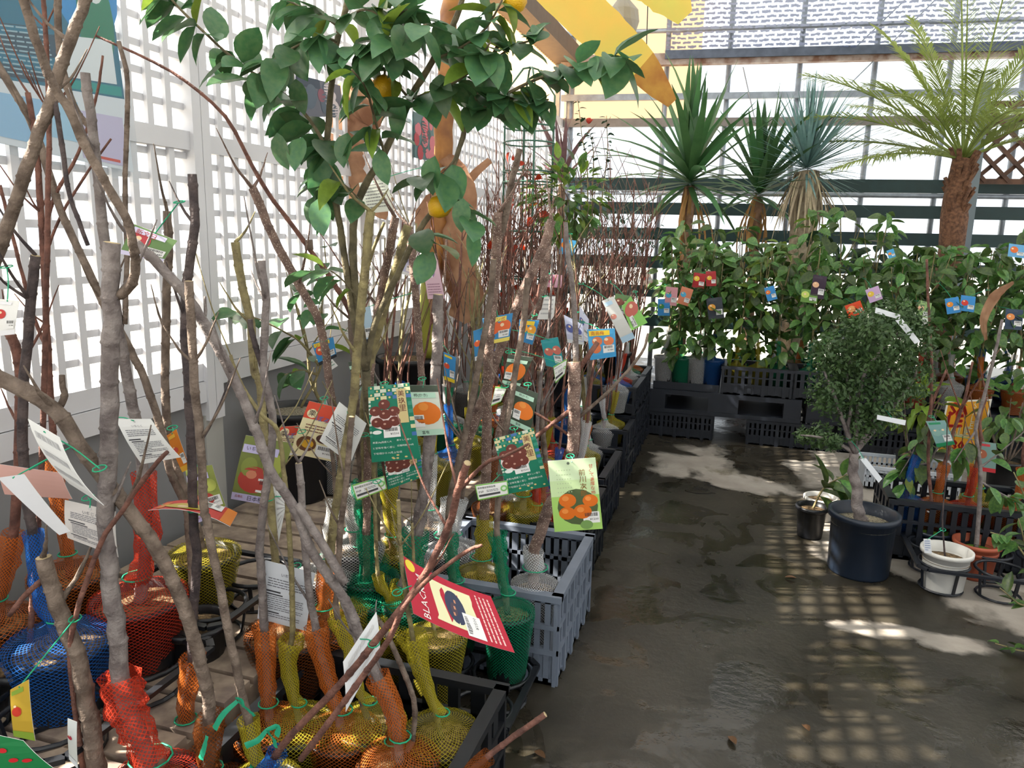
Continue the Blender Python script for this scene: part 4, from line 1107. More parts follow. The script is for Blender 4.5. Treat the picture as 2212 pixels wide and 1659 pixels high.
card('red and cream chestnut tag left of the folded white card', [(668, 866), (735, 882), (720, 998), (626, 978)], 2.2, d_poro, paper='#efe3b4', string=(700, 860))
card('chestnut tag half hidden behind the first cream one', [(604, 922), (672, 918), (664, 985), (578, 985)], 2.28, d_poro, paper='#efe3b4')
card('white folded fine-print card beside the chestnut tags', [(733, 868), (792, 915), (757, 1002), (690, 952)], 2.12, d_care, paper='#eef0ee', bend=.008)
card('white narrow leaflet hanging below the fig card', [(592, 1050), (622, 1090), (616, 1100), (602, 1170)], 2.0, d_text('#b5b5b5', 6), paper='#e4e6e4')
card('green patterned chestnut card with price sticker, left of centre', [(795, 836), (884, 827), (909, 990), (803, 999)], 2.05, d_chestnut, paper='#1f7d62', bend=.004, string=(830, 828))
card('second green chestnut card peeking out below the first', [(828, 975), (908, 962), (913, 1030), (838, 1058)], 2.12, d_chestnut, paper='#1f7d62')
card('small white and green variety tag under the left chestnut card', [(760, 1048), (830, 1028), (836, 1056), (771, 1081)], 2.08, d_pvp)
card('small white and green variety tag under the right chestnut card', [(1026, 1048), (1096, 1038), (1099, 1068), (1033, 1081)], 2.15, d_pvp)
card('green patterned chestnut card hanging right of centre', [(1066, 948), (1152, 925), (1187, 1050), (1098, 1067)], 2.18, d_chestnut, paper='#1f7d62', string=(1110, 925))
card('persimmon card behind the left green chestnut card', [(878, 832), (948, 832), (962, 938), (898, 942)], 2.2, d_kaki, paper='#dfe6d8', string=(912, 818))
card('pale green persimmon card hanging at the aisle corner', [(1183, 996), (1286, 988), (1302, 1142), (1198, 1149)], 2.14, d_jiro, paper='#d9eec4', bend=.003, string=(1232, 985))
card('persimmon tag turned sideways above the other persimmon tag', [(1098, 765), (1152, 772), (1122, 836), (1084, 828)], 2.3, d_kaki, paper='#3c4a3a', string=(1100, 760))
card('persimmon tag with mint name strip right of centre', [(1116, 832), (1163, 850), (1145, 934), (1102, 914)], 2.28, d_kaki, paper='#3c4a3a', string=(1140, 830))
card('curled cream tag left of the persimmon tags', [(1070, 835), (1095, 838), (1082, 868), (1060, 878)], 2.3, d_pvp)
card('persimmon tag behind the stems left of the green chestnut card', [(752, 782), (805, 775), (815, 835), (770, 845)], 2.35, d_kaki, paper='#3c4a3a')
card('jumbo orange fruit tag on blue near the centre', [(1042, 688), (1108, 676), (1100, 735), (1052, 745)], 2.5, d_fruit('#e8652a', 2, '#f2e06a', 'ジャンボ', sc='#f2e06a'), paper='#3f8fc9')
card('orange fruit tag overlapping the jumbo fruit tag', [(1022, 715), (1052, 705), (1055, 770), (1026, 780)], 2.52, d_fruit('#e8652a', 1), paper='#3f8fc9')
card('peach tag with dark header behind the stems at left centre', [(760, 668), (800, 662), (812, 740), (772, 748)], 2.7, d_fruit('#e0987a', 1, '#26303f'), paper='#b9d4e6')
card('blue and black orange tag by the lattice at left', [(674, 742), (720, 728), (728, 770), (690, 790)], 2.6, d_fruit('#d8542a', 1, '#20242a', 'ジン', sc='#e6c82c'), paper='#3f8fc9')
card('tall pink tag hanging in front of the banana stem', [(911, 550), (942, 547), (961, 645), (924, 646)], 2.6, d_pink, paper='#e6c3d3', bend=.003)
card('lilac and navy tag left of the tall pink tag', [(868, 540), (898, 548), (888, 598), (862, 590)], 2.75, d_fruit('#39456a', 1), paper='#c4c6e4')
card('white fine-print sheet pinned on the dry banana leaf', [(775, 395), (835, 385), (852, 455), (790, 462)], 3.0, d_text('#8a8a86', 8), paper='#e2e6d8')
card('plum tag on blue hanging right of centre', [(1268, 712), (1328, 709), (1331, 770), (1275, 778)], 3.0, d_fruit('#e07a4a', 3, '#3f9fd8', '南高梅'), paper='#4fa8dc')
card('light green peach tag tilted beside the aisle', [(1362, 640), (1399, 697), (1364, 714), (1343, 662)], 3.6, d_fruit('#c8685a', 1, '#8fcf6a'), paper='#8fcf6a', string=(1372, 630))
card('fruit photo tag overlapping the light green peach tag', [(1330, 634), (1366, 640), (1358, 680), (1320, 672)], 3.62, d_fruit('#8a4a3a', 2), paper='#6b8a5a')
card('long white tag back curling in the middle of the stems', [(1300, 650), (1325, 640), (1372, 730), (1345, 742)], 3.3, d_fruit('#d88a7a', 1, '#b9d8ee', price=False), paper='#dcdcd8', bend=.01)
card('teal booklet tag hanging among the centre stems', [(1168, 735), (1205, 728), (1222, 800), (1180, 790)], 2.8, d_fruit('#c86a5a', 2, '#2f9aa0'), paper='#2f9aa0')
card('curled cream variety tag below the teal booklet', [(1195, 792), (1225, 775), (1220, 808), (1200, 828)], 2.7, d_pvp, bend=.012)
card('blue and yellow loquat tag near the centre', [(1122, 690), (1165, 692), (1150, 745), (1118, 735)], 3.0, d_fruit('#e8a02a', 2, '#3f8fc9', '恵あ'), paper='#3f8fc9')
card('white-backed tag at the centre of the stems', [(1175, 640), (1200, 640), (1196, 690), (1160, 690)], 3.1, d_text('#c4c4c4', 4))
card('blueberry tag on pale lilac among the centre stems', [(1218, 680), (1258, 700), (1262, 745), (1226, 740)], 3.2, d_fruit('#5a64a8', 2), paper='#cfd4ee')
card('second lilac blueberry tag right of the first', [(1252, 660), (1272, 690), (1270, 740), (1250, 730)], 3.4, d_fruit('#5a64a8', 1), paper='#d9dcf0')
card('pink peach tag high among the back stems', [(1180, 590), (1218, 595), (1215, 622), (1182, 620)], 3.9, d_fruit('#d86a8a', 1, '#e6a8c0', price=False), paper='#e6b8c8')
card('small blue orange tag hanging high in the back stems', [(1212, 515), (1245, 520), (1240, 552), (1208, 548)], 4.2, d_fruit('#e88a2a', 1, '#3f8fc9', price=False), paper='#4fa8dc')
card('small blue tag low among the stems beside the banana pot', [(958, 760), (985, 772), (982, 828), (960, 820)], 3.0, d_fruit('#d8502a', 1, '#e6c82c'), paper='#3f8fc9')
card('small white tag with green print beside the banana pot', [(700, 780), (715, 772), (730, 790), (712, 802)], 2.6, d_text('#7aa890', 3))
card('green card with red berries in the bottom left corner', [(-20, 1585), (50, 1600), (128, 1668), (-20, 1720)], 1.05, lambda k: [k.ell(u, v, .10, '#c8202a') for u, v in ((.32, .25), (.5, .45), (.75, .5), (.6, .7))], paper='#1f7a44')
card('yellow card standing among the pots at the lower left', [(22, 1490), (62, 1468), (76, 1600), (30, 1590)], 1.2, d_fruit('#c83a2a', 1, '#8aa83a', price=False), paper='#c9a63a')
card('narrow white tag seen edge-on at the lower left', [(146, 1552), (166, 1560), (168, 1660), (150, 1640)], 1.12, d_fruit('#b83a4a', 1, price=False), paper='#dfe3e0')
# --- posters fixed to the lattice
def wall_sheet(label, name, cs, design, paper, bend=0.002, cat='poster', off=.03):
    c3 = [px_x(x, y, XW + off) for x, y in cs]
    t = thing(name, label, cat, sum(c3) / 4)
    k = Card(c3, bend); b = MB()
    for sd in (0, 1): b.add([k.P(u, v, -.004 * sd) for v in (0, .5, 1) for u in (0, 1)], [(0, 1, 3, 2), (2, 3, 5, 4)], 0)
    b.build('sheet', mat('paper_' + paper.lstrip('#'), paper, .4), t)
    design(k); k.b.build('print', k.mats, t)
    return t, k
def d_poster(k):
    k.rect(.0, .0, 1, .62, '#1f6f8a'); k.rect(.0, .30, .52, .60, '#2b4a5c'); k.ell(.80, .12, .25, '#2f8fd0', .8); k.ell(.84, .24, .15, '#1f7d5e', 1.5, .0014)
    k.ell(.86, .08, .07, '#dfe6e4', 1.0, .002)
    for i in range(11): k.lines(.05, .31 + i * .026, .48, .325 + i * .026, 1, '#9ab8c4', .6)
    k.rect(.55, .33, .95, .55, '#e9eef0', .0016); k.lines(.58, .36, .92, .54, 5, '#9aa4aa', .2); k.rect(.50, .56, .98, .61, '#1f9a94', .0018)
    k.rect(.0, .62, 1, 1, '#e6ecf2'); k.rect(.10, .70, .38, .96, '#9cc8ea', .0016); k.rect(.62, .72, .96, .98, '#d2c9e6', .0016); k.rect(.66, .95, .9, .965, '#d8503a', .002); k.rect(.40, .68, .62, .9, '#aad4ee', .0016)
t, k = wall_sheet('teal and white information poster under clear plastic at the top left of the lattice', 'poster', [(-60, -70), (232, -60), (288, 372), (-40, 300)], d_poster, '#cfe0ea')
b = MB().add([k.P(u, v, .012) for v in (-.02, 1.06) for u in (-.02, 1.04)], [(0, 1, 3, 2)]); b.build('plastic_cover', sheet_mat('poster_cover', '#eef4f8', .3, .90, .1), t)
wall_sheet('dark rose photo poster on the lattice behind the lemon tree', 'poster', [(640, 160), (735, 185), (740, 250), (648, 255)], lambda k: ([k.ell(U(.1, .9), U(.2, .9), U(.06, .14), random.choice(('#8a5a6a', '#d8d0d4', '#5a6a7a'))) for _ in range(14)], k.rect(0, 0, .5, .25, '#3a4a5c'))[0] and None, '#6a6f7c')
wall_sheet('red flower photo poster on the lattice beside the banana stem', 'poster', [(893, 240), (940, 262), (940, 350), (895, 340)], lambda k: [k.ell(U(.1, .9), U(.1, .9), U(.08, .18), random.choice(('#b8404a', '#d87a84', '#3a5a5a'))) for _ in range(16)], '#5a7a7c')

# ================================================================== BACK OF THE HOUSE
random.seed(5)
# ---------------- crates and pallets that carry the citrus row
def hollow_pallet(label, x0, x1, y0, y1, z0, h):
    t = thing('plastic_pallet', label, 'pallet', ((x0 + x1) / 2, (y0 + y1) / 2, z0), 'dark plastic pallets under the citrus')
    MB().box((x0, y0, z0 + h - .035), (x1, y1, z0 + h)).build('deck', NAVYPL, t)
    MB().box((x0, y0 - .004, z0), (x1, y1, z0 + .03)).build('bottom_deck', NAVYPL, t)
    L = x1 - x0
    for a, b_ in ((0, .11), (.40, .60), (.89, 1)):
        for (ya, yb) in ((y0, y0 + .16), ((y0 + y1) / 2 - .1, (y0 + y1) / 2 + .1), (y1 - .16, y1)):
            MB().box((x0 + L * a, ya, z0 + .03), (x0 + L * b_, yb, z0 + h - .035)).build('block', NAVYPL, t)
    return t
BY = 5.72
crate('crate', 'black slotted crate on the floor under the left end of the back pallet', -.64, -.16, BY + .02, BY + .40, 0, .19, NAVYPL, 2, 14)
crate('crate', 'black slotted crate on the floor under the right end of the back pallet', .10, .66, BY + .02, BY + .40, 0, .19, NAVYPL, 2, 16)
crate('crate', 'black slotted crate on the floor behind the small-leaved shrub', .74, 1.26, BY + .04, BY + .42, 0, .19, NAVYPL, 2, 14)
hollow_pallet('dark plastic pallet with two fork openings below the citrus pots', -.64, .46, BY, BY + 1.1, .195, .175)
hollow_pallet('dark plastic pallet behind the small-leaved shrub', .50, 1.60, BY + .05, BY + 1.1, .195, .16)
hollow_pallet('dark plastic pallet at the right end of the back row', 1.64, 2.74, BY + .1, BY + 1.15, .195, .16)
hollow_pallet('rightmost dark plastic pallet along the back', 2.78, 3.9, BY + .15, BY + 1.2, .195, .16)
PZ = .372
MB0 = thing('pot_tray', 'black tray holding white, green and blue netted pots at the left of the back row', 'plant tray', (-.38, BY + .16, PZ))
MB().box((-.62, BY + .03, PZ), (-.13, BY + .33, PZ + .03)).build('tray_base', NAVYPL, MB0)
MB().box((-.62, BY + .03, PZ + .03), (-.13, BY + .04, PZ + .055)).build('tray_lip', NAVYPL, MB0)
crate('crate', 'black crate with a dipped front rim holding yellow netted citrus', -.11, .38, BY + .01, BY + .37, PZ, .21, NAVYPL, 2, 10)
crate('crate', 'black crate half hidden by the small-leaved shrub', .40, .90, BY + .02, BY + .38, PZ, .21, NAVYPL, 2, 10)
# ---------------- citrus saplings
def citrus(label, x, y, zb, colr, h0, h1, nleaf, size=.085, pot=True, meshes=None, group='leafy citrus saplings along the back', H=.17, Rr=.075, spread=.17, young=None):
    rz = zb + H
    t = thing('citrus_sapling', label, 'citrus', (x, y, zb), group)
    c = A(x, y, rz)
    pts = [c + A(0, 0, -.02)] + [c + A(U(-.03, .03), U(-.03, .03), (h1 - rz) * q) for q in (.3, .6, .95)]
    if pot:
        pot_parts(t, c, rz, Rr, H, n=14)
        net_parts(t, c, rz, Rr, H, colr, pts, .009, .13, 1.3)
    stem_mesh(pts, .009, .004, BARKY, 'trunk', t, n=6)
    for k in range(3):
        p = pts[1] + (pts[2] - pts[1]) * R() * 1.3; a = U(0, 6.28)
        stem_mesh([p, p + A(math.cos(a) * .08, math.sin(a) * .08, .14), p + A(math.cos(a) * .12, math.sin(a) * .12, .3)], .005, .002, BARKY, 'branch', t, n=5)
    for k in range(nleaf):
        a = U(0, 6.28); z = h0 + (h1 - h0) * (R() ** .9); f_ = math.sin(math.pi * min(1, max(.12, (z - h0) / (h1 - h0) * .85 + .12)))
        r = spread * f_ * math.sqrt(R()); p = A(x + r * math.cos(a), y + r * math.sin(a), z)
        d = A(math.cos(a) * .8 + U(-.4, .4), math.sin(a) * .8 + U(-.4, .4), U(-1.0, .25))
        me = random.choice(young) if young and R() < .25 else random.choice(meshes or CITRL)
        put(t, me, p, d, A(U(-.6, .6), U(-.9, .3), .8), size * U(.75, 1.2))
    return t
front = [(-.56, 'white', 'tray'), (-.43, 'green', 'tray'), (-.31, 'white', 'tray'), (-.19, 'blue', 'tray'), (-.02, 'yellow', 'crate'), (.14, 'yellow', 'crate'), (.29, 'green', 'crate'), (.50, 'green', 'crate'), (.66, 'white', 'crate'), (.82, 'green', 'crate'),
         (1.02, 'white', 'pallet'), (1.22, 'red', 'pallet'), (1.44, 'white', 'pallet'), (1.62, 'orange', 'pallet'), (1.84, 'orange', 'pallet'), (2.04, 'blue', 'pallet'), (2.22, 'blue', 'pallet'), (2.42, 'red', 'pallet'), (2.62, 'orange', 'pallet'), (2.84, 'white', 'pallet')]
names = ['first', 'second', 'third', 'fourth', 'fifth', 'sixth', 'seventh', 'eighth', 'ninth', 'tenth', 'eleventh', 'twelfth', 'thirteenth', 'fourteenth', 'fifteenth', 'sixteenth', 'seventeenth', 'eighteenth', 'nineteenth', 'twentieth']
for k, (x, c_, w) in enumerate(front):
    zb = PZ + (.03 if w == 'tray' else .012 if w == 'crate' else -.015)
    citrus(f'leafy citrus sapling with {c_} net neck, {names[k]} from the left in the front back-row line', x, BY + .17 + U(-.02, .02), zb, c_, .62 + U(-.05, .05), 1.50 + U(-.12, .10), 84, size=.112, H=.20 if w == 'tray' else .17, young=YOUNGL if k in (4, 5) else None)
for k in range(16):
    x = -.50 + k * .24 + U(-.03, .03)
    citrus(f'leafy citrus sapling, {names[k]} from the left in the second line', x, BY + .55 + U(-.05, .05), PZ - .01, random.choice(('white', 'green', 'yellow', 'orange')), .80, 1.60 + U(-.12, .14) + (.12 if k in (4, 5, 12, 13) else 0), 70, size=.12, spread=.20, young=YOUNGL if k in (3, 4) else None)
for k in range(9):
    x = -.30 + k * .42 + U(-.05, .05)
    citrus(f'dark leafy citrus sapling, {names[k]} from the left against the back wall boards', x, BY + .95, PZ - .01, 'green', .75, 1.55 + U(-.1, .1), 50, size=.125, meshes=DARKL, spread=.24)
for (x, c_) in ((-.52, 'white'), (-.30, 'white')):
    pass
# tags in the citrus row
CT = [(1434, 664, 26, 36, '#3f8fd0', '#3a8a4a', 'blue tag with a green fruit at the left end of the citrus'), (1450, 640, 26, 40, '#e0a0a8', '#4fb0d8', 'pink and blue striped tag above the blue one'), (1480, 640, 26, 38, '#e08a6a', '#4fb0d8', 'second striped pink and orange tag'),
      (1510, 606, 26, 32, '#a82a30', '#e6c23a', 'red tag with a yellow citrus high in the leaves'), (1536, 602, 22, 32, '#a83034', '#e6c23a', 'red tag with a yellow citrus right of the first red one'), (1545, 666, 34, 46, '#3a3f48', '#e8a23a', 'dark grey tag with orange fruits in the citrus'),
      (1665, 634, 22, 30, '#3f8fd0', '#e87a2a', 'small orange and blue tag in the middle citrus'), (1768, 620, 30, 50, '#3a2a3c', '#e8b890', 'dark purple tag with pale peaches'), (1748, 640, 36, 28, '#6f9a4a', '#c9d86a', 'green lime tag tilted beside the purple tag'),
      (1846, 668, 36, 28, '#d8481e', '#e8a060', 'bright orange tag above the small-leaved shrub'), (1888, 636, 30, 30, '#c9a8d0', '#e6c23a', 'lilac tag with yellow citrus'), (1995, 670, 28, 38, '#8fb070', '#e8b090', 'pale green peach tag beside the thin stem'),
      (2058, 660, 30, 34, '#3f8fd0', '#e8902a', 'blue tag with an orange, left of a pair'), (2090, 656, 32, 34, '#3f8fd0', '#d83a2a', 'blue tag with a red fruit, right of a pair'), (2196, 542, 36, 28, '#6fb0e0', '#e8702a', 'blue orange tag at the right edge high up'),
      (2190, 690, 38, 44, '#34465c', '#e8904a', 'navy tag with peaches at the right edge'), (1395, 600, 24, 28, '#e8d8c8', '#d85a4a', 'small red and white tag where the stems meet the citrus'), (1925, 548, 16, 18, '#4fa8dc', '#e88a2a', 'tiny blue orange tag high in the right citrus'), (1990, 690, 30, 26, '#dfe6dc', '#7a9a5a', 'white-edged green tag over the shrub top')]
for (x, y, w, h, pc, fc, lab) in CT:
    a = U(-.35, .35); dx, dy = w / 2, h / 2
    cs = [(x + sx * dx * math.cos(a) - sy * dy * math.sin(a), y + sx * dx * math.sin(a) + sy * dy * math.cos(a)) for sx, sy in ((-1, -1), (1, -1), (1, 1), (-1, 1))]
    card(lab, cs, 5.6, d_fruit(fc, 1, pc, price=True), paper=pc, bend=.004, group='picture tags hanging in the citrus row', plane_y=BY + (.0 if x < 1700 else -.02))

# ---------------- palms behind the citrus
BLADE = mat('cordyline_blade', '#4f7d4c', .4, col2='#3c6640', vscale=5, transl=.35, rnd=.3)
DRYBL = mat('dry_blade', '#b58a52', .7, var=.3, transl=.2)
YUC = mat('yucca_blade', '#8fb0ae', .5, col2='#6f9694', vscale=6, transl=.3, rnd=.25)
STRAW = mat('straw_blade', '#c9b99a', .8, var=.25, rnd=.2)
def blade_mesh(name, m, W, curl, rows=6, fold=.25):
    vs = []
    for i in range(rows + 1):
        t_ = i / rows; w = W / 2 * min(1, .45 + 2.2 * t_) * (1 - t_ ** 3) + .001
        z = -curl * t_ ** 2; y = t_ * (1 - .25 * curl * t_)
        vs += [(-w, y, z + fold * w), (0, y, z), (w, y, z + fold * w)]
    fs = [(3 * i + j, 3 * i + j + 1, 3 * i + j + 4, 3 * i + j + 3) for i in range(rows) for j in range(2)]
    return MB().add(vs, fs).mesh(m, True, name=name)
def spiky(name, label, x, y, D, trunk_r, n, L, ms, dry=0, drymesh=None, trunkm=None, up=.9, cat='palm', pot=.16, bias=0.0):
    c = hp(x, y, D); base = A(c[0], c[1], 0)
    t = thing(name, label, cat, base)
    pot_parts(t, base, .35, pot, .35, n=18)
    stem_mesh([base + A(0, 0, .3), base + A(.01, 0, c[2] * .6), c], trunk_r, trunk_r * .9, trunkm, 'trunk', t, n=10, knob=.06)
    for k in range(n):
        el = math.radians(-25 + 115 * ((k + .5) / n) ** (up)); a = k * 2.39996 + U(-.2, .2)
        d = A(math.cos(a) * math.cos(el), math.sin(a) * math.cos(el), math.sin(el))
        put(t, random.choice(ms), c + A(0, 0, .10 * k / n) + d * .01, d, A(U(-.1, .1), U(-.1, .1), 1) if el < 1.3 else A(math.cos(a), math.sin(a), .1), L * U(.8, 1.1) * (1.0 if el > .2 else .85), 'blade')
    for k in range(dry):
        a = U(0, 6.28); el = math.radians(U(-80, -35)); d = A(math.cos(a) * math.cos(el), math.sin(a) * math.cos(el), math.sin(el))
        put(t, drymesh, c + A(math.cos(a), math.sin(a), 0) * trunk_r * .9 + A(0, 0, U(-.15, .02)), d, A(math.cos(a), math.sin(a), .6), L * U(.5, .8), 'dry_blade')
    return t
PALMT = bark_mat('palm_trunk', '#a8846a', '#6d5240', sc=14)
SHAG = bark_mat('shaggy_trunk', '#b3a48c', '#857660', sc=20)
CB = [blade_mesh('blade', BLADE, w, c_) for w, c_ in ((.085, .15), (.075, .35), (.08, .05))]
DB = blade_mesh('dry_blade', DRYBL, .05, .5)
spiky('cordyline_palm', 'green cordyline palm on a slim trunk, left of the yucca', 1490, 402, 6.95, .048, 66, 1.0, CB, 18, DB, PALMT, .9)
spiky('cordyline_palm', 'darker cordyline palm half hidden between the first one and the yucca', 1638, 425, 7.3, .05, 48, .92, CB, 12, DB, PALMT, .7)
YB = [blade_mesh('blade', YUC, .034, c_, 4) for c_ in (.03, .12)]
spiky('yucca', 'blue-grey yucca with a ball of thin stiff blades and a shaggy straw skirt', 1742, 372, 7.0, .13, 200, .72, YB, 80, blade_mesh('dry_blade', STRAW, .04, .25, 4), SHAG, .95, 'yucca', .2)
RB = [blade_mesh('blade', mat('purple_blade', '#7a5a5c', .5, col2='#5c4448', vscale=5, transl=.25, rnd=.2), .10, c_) for c_ in (.05, .25)]
spiky('red_cordyline', 'purple-brown cordyline at the end of the lattice wall', 1214, 398, 6.2, .03, 14, .52, RB, 0, None, PALMT, .35, 'cordyline', .12)
# feather palm
c = hp(2080, 345, 6.6); base = A(c[0], c[1] , 0)
t = thing('feather_palm', 'date palm with a thick fibrous trunk and arching feathery fronds at the right', 'palm', base)
pot_parts(t, base, .40, .2, .40, n=20)
FIB = bark_mat('fibrous_trunk', '#8a6248', '#5a3c2c', sc=40)
tr_ = [base + A(0, 0, .35), hp(2062, 470, 6.6), hp(2072, 400, 6.6), c]
stem_mesh(tr_, .10, .085, FIB, 'trunk', t, n=12, knob=.1)
for k in range(46):                                  # old frond stubs
    z = U(.0, 1.0); p = tr_[1] * (1 - z) + tr_[3] * z; a = U(0, 6.28); d = A(math.cos(a), math.sin(a), .8)
    MB().beam(p + A(math.cos(a), math.sin(a), 0) * .07, p + d * .12, .035, .02).build('frond_stub', FIB, t)
FRO = mat('palm_frond', '#a9b866', .5, col2='#8a9c4c', vscale=5, transl=.4)
def frond(t, c, a, el, L, n=34, droop=.55, side=.26):
    b = MB(); d = A(math.cos(a) * math.cos(el), math.sin(a) * math.cos(el), math.sin(el))
    pts = [c + d * L * q + A(0, 0, -droop * L * q * q) for q in np.linspace(0, 1, 12)]
    b.tube(pts, [.011 * (1 - .85 * i / 11) + .002 for i in range(12)], 5)
    for i in range(n):
        q = .16 + .84 * i / n; j = min(10, int(q * 11)); p = pts[j] + (pts[j + 1] - pts[j]) * (q * 11 - j)
        tg = pts[min(11, j + 1)] - pts[j]; tg /= np.linalg.norm(tg); sd = np.cross(tg, A(0, 0, 1)); sd /= np.linalg.norm(sd) + 1e-9
        l = side * math.sin(math.pi * (.12 + .83 * q)) + .05
        for s_ in (-1, 1):
            dd = sd * s_ * .8 + tg * .75 + A(0, 0, U(-.05, .30)); dd /= np.linalg.norm(dd)
            w = np.cross(dd, A(0, 0, 1)); w = w / (np.linalg.norm(w) + 1e-9) * .008
            m_ = p + dd * l * .55 + A(0, 0, -.01); e_ = p + dd * l + A(0, 0, -l * .22)
            b.add([p - w * .5, p + w * .5, m_ + w, m_ - w, e_], [(0, 1, 2, 3), (3, 2, 4)])
    return b.build('frond', FRO, t)
for a, el, L, dr in ((2.9, .35, 1.35, .25), (3.3, .55, 1.25, .3), (2.5, .75, 1.2, .3), (3.0, .95, 1.15, .35), (1.6, 1.25, 1.5, .1), (.6, .9, 1.35, .35), (2.7, 1.1, 1.5, .25), (3.1, .75, 1.5, .28), (1.9, 1.35, 1.7, .08), (2.4, 1.2, 1.4, .2), (.3, 1.2, 1.5, .25), (.2, .5, 1.1, .35), (-.3, .8, 1.15, .35), (1.2, 1.0, 1.1, .3), (-1.4, .7, 1.0, .45), (3.9, .8, 1.1, .4), (4.6, 1.1, 1.0, .4), (.9, 1.35, 1.45, .05), (5.4, .6, .9, .4), (2.1, .4, 1.0, .3), (3.6, .2, 1.0, .3)):
    frond(t, c, a, el, L * 1.22, n=46, droop=dr, side=.30)
# ---------------- shade cloth and brown trellis on the back wall
def cloth_mat():
    m = bpy.data.materials.new('woven_shade_cloth'); m.use_nodes = True; nt = m.node_tree; N = nt.nodes.new; Lk = nt.links.new
    b = nt.nodes['Principled BSDF']; b.inputs['Base Color'].default_value = (*S('#5f6c90'), 1); b.inputs['Roughness'].default_value = .8
    uv = N('ShaderNodeUVMap'); br = N('ShaderNodeTexBrick')
    br.inputs['Scale'].default_value = 1.0; br.inputs['Mortar Size'].default_value = .012; br.inputs['Brick Width'].default_value = .11; br.inputs['Row Height'].default_value = .045
    nz = N('ShaderNodeTexNoise'); nz.inputs['Scale'].default_value = 26; Lk(uv.outputs['UV'], nz.inputs['Vector'])
    mv = N('ShaderNodeVectorMath'); mv.operation = 'MULTIPLY_ADD'; mv.inputs[1].default_value = (.03, .03, 0); Lk(nz.outputs['Color'], mv.inputs[0]); Lk(uv.outputs['UV'], mv.inputs[2])
    Lk(mv.outputs[0], br.inputs['Vector'])
    tr2 = N('ShaderNodeBsdfTransparent'); tl = N('ShaderNodeBsdfTranslucent'); tl.inputs['Color'].default_value = (*S('#c9cfe0'), 1)
    m1 = N('ShaderNodeMixShader'); m1.inputs['Fac'].default_value = .35; Lk(b.outputs[0], m1.inputs[1]); Lk(tl.outputs[0], m1.inputs[2])
    mx = N('ShaderNodeMixShader'); Lk(br.outputs['Fac'], mx.inputs['Fac']); Lk(m1.outputs[0], mx.inputs[1]); Lk(tr2.outputs[0], mx.inputs[2])
    Lk(mx.outputs[0], nt.nodes['Material Output'].inputs['Surface']); return m
s0, s1 = pb(1440, 60, -.2)[0], SMAX - .2
zt, zl = pb(1722, -30, -.2)[1], pb(1722, 103, -.2)[1]
t = thing('shade_cloth', 'woven blue-white shade cloth hanging along the top of the back wall', 'shade cloth', bw(s0, zl, -.2))
n = 30; vs = []; uvs = []
for i in range(n + 1):
    s_ = s0 + (s1 - s0) * i / n
    for z in (zl + .02 * math.sin(i), zt): vs.append(bw(s_, z, -.2 + .02 * math.sin(i * 1.7))); uvs.append((s_, z))
MB().add(vs, [(2 * i, 2 * i + 2, 2 * i + 3, 2 * i + 1) for i in range(n)], 0, uvs).build('cloth', cloth_mat(), t)
MB().beam(bw(s0, zl - .035, -.2), bw(s1, zl - .035, -.2), .02, .085).build('hem', mat('blue_grey_hem', '#5c6678', .8, var=.3), t)
MB().tube([bw(s0 + .3, zt + .0, -.25), bw(s1, zt + .0, -.25)], .07, 8).build('rolled_top', mat('grey_roll', '#6a6c70', .8, var=.3), t)
tb = pb(2112, 320, -.3); t = thing('trellis_panel', 'brown diagonal lattice trellis beside the date palm', 'trellis', bw(tb[0], 0, -.3))
z0, z1 = pb(2112, 392, -.3)[1], pb(2112, 225, -.3)[1]; wT = 1.5
MB().beam(bw(tb[0], 0, -.3), bw(tb[0], z1 + .2, -.3), .09, .09).build('post', mat('grey_green_post', '#7d8a92', .6), t)
MB().beam(bw(tb[0], z0, -.3), bw(tb[0] + wT, z0, -.3), .05, .05).build('bottom_rail', DKWOOD, t)
MB().beam(bw(tb[0], z1, -.3), bw(tb[0] + wT, z1, -.3), .05, .05).build('top_rail', DKWOOD, t)
hh = z1 - z0
for k in range(-4, 9):
    for sg in (1, -1):
        a0 = k * .21; u0, u1 = max(0, a0), min(wT, a0 + hh)
        if u1 - u0 < .05: continue
        za, zb = z0 + (u0 - a0), z0 + (u1 - a0)
        if sg < 0: za, zb = z0 + z1 - za, z0 + z1 - zb
        MB().beam(bw(tb[0] + u0, za, -.3 + .02 * sg), bw(tb[0] + u1, zb, -.3 + .02 * sg), .035, .035).build('diagonal_slat', DKWOOD, t)
# ---------------- rose on a green wire obelisk, bush and seedling in front of the lattice end
WIRE = mat('green_coated_wire', '#3f6a5a', .5)
c = hp(1140, 420, 4.7); base = A(c[0], c[1], .3)
t = thing('rose_obelisk', 'climbing rose with red autumn leaves on a green wire obelisk', 'rose', base)
pot_parts(t, base, .58, .13, .28, n=18)
zt = hp(1128, 145, 4.7)[2]
for a in (.5, 2.07, 3.64, 5.2):
    r = .15; p = [base + A(r * math.cos(a), r * math.sin(a), .2), base + A(r * math.cos(a), r * math.sin(a), zt - base[2] - .15), base + A(.3 * r * math.cos(a), .3 * r * math.sin(a), zt - base[2] - .01), base + A(0, 0, zt - base[2])]
    MB().tube(p, .006, 6).build('wire_upright', WIRE, t, True)
for x, y in ((1140, 275), (1140, 310), (1140, 372), (1140, 395), (1140, 500), (1140, 600)):
    z = hp(x, y, 4.7)[2]
    MB().tube([A(base[0] + .155 * math.cos(w), base[1] + .155 * math.sin(w), z) for w in np.linspace(0, 2 * math.pi, 25)], .005, 5, cap=False).build('wire_ring', WIRE, t, True)
REDL = leaf_mesh('red_leaf', mat('autumn_leaf', '#c8401e', .6, col2='#9a2c18', vscale=8, transl=.4), .6, .1, .3)
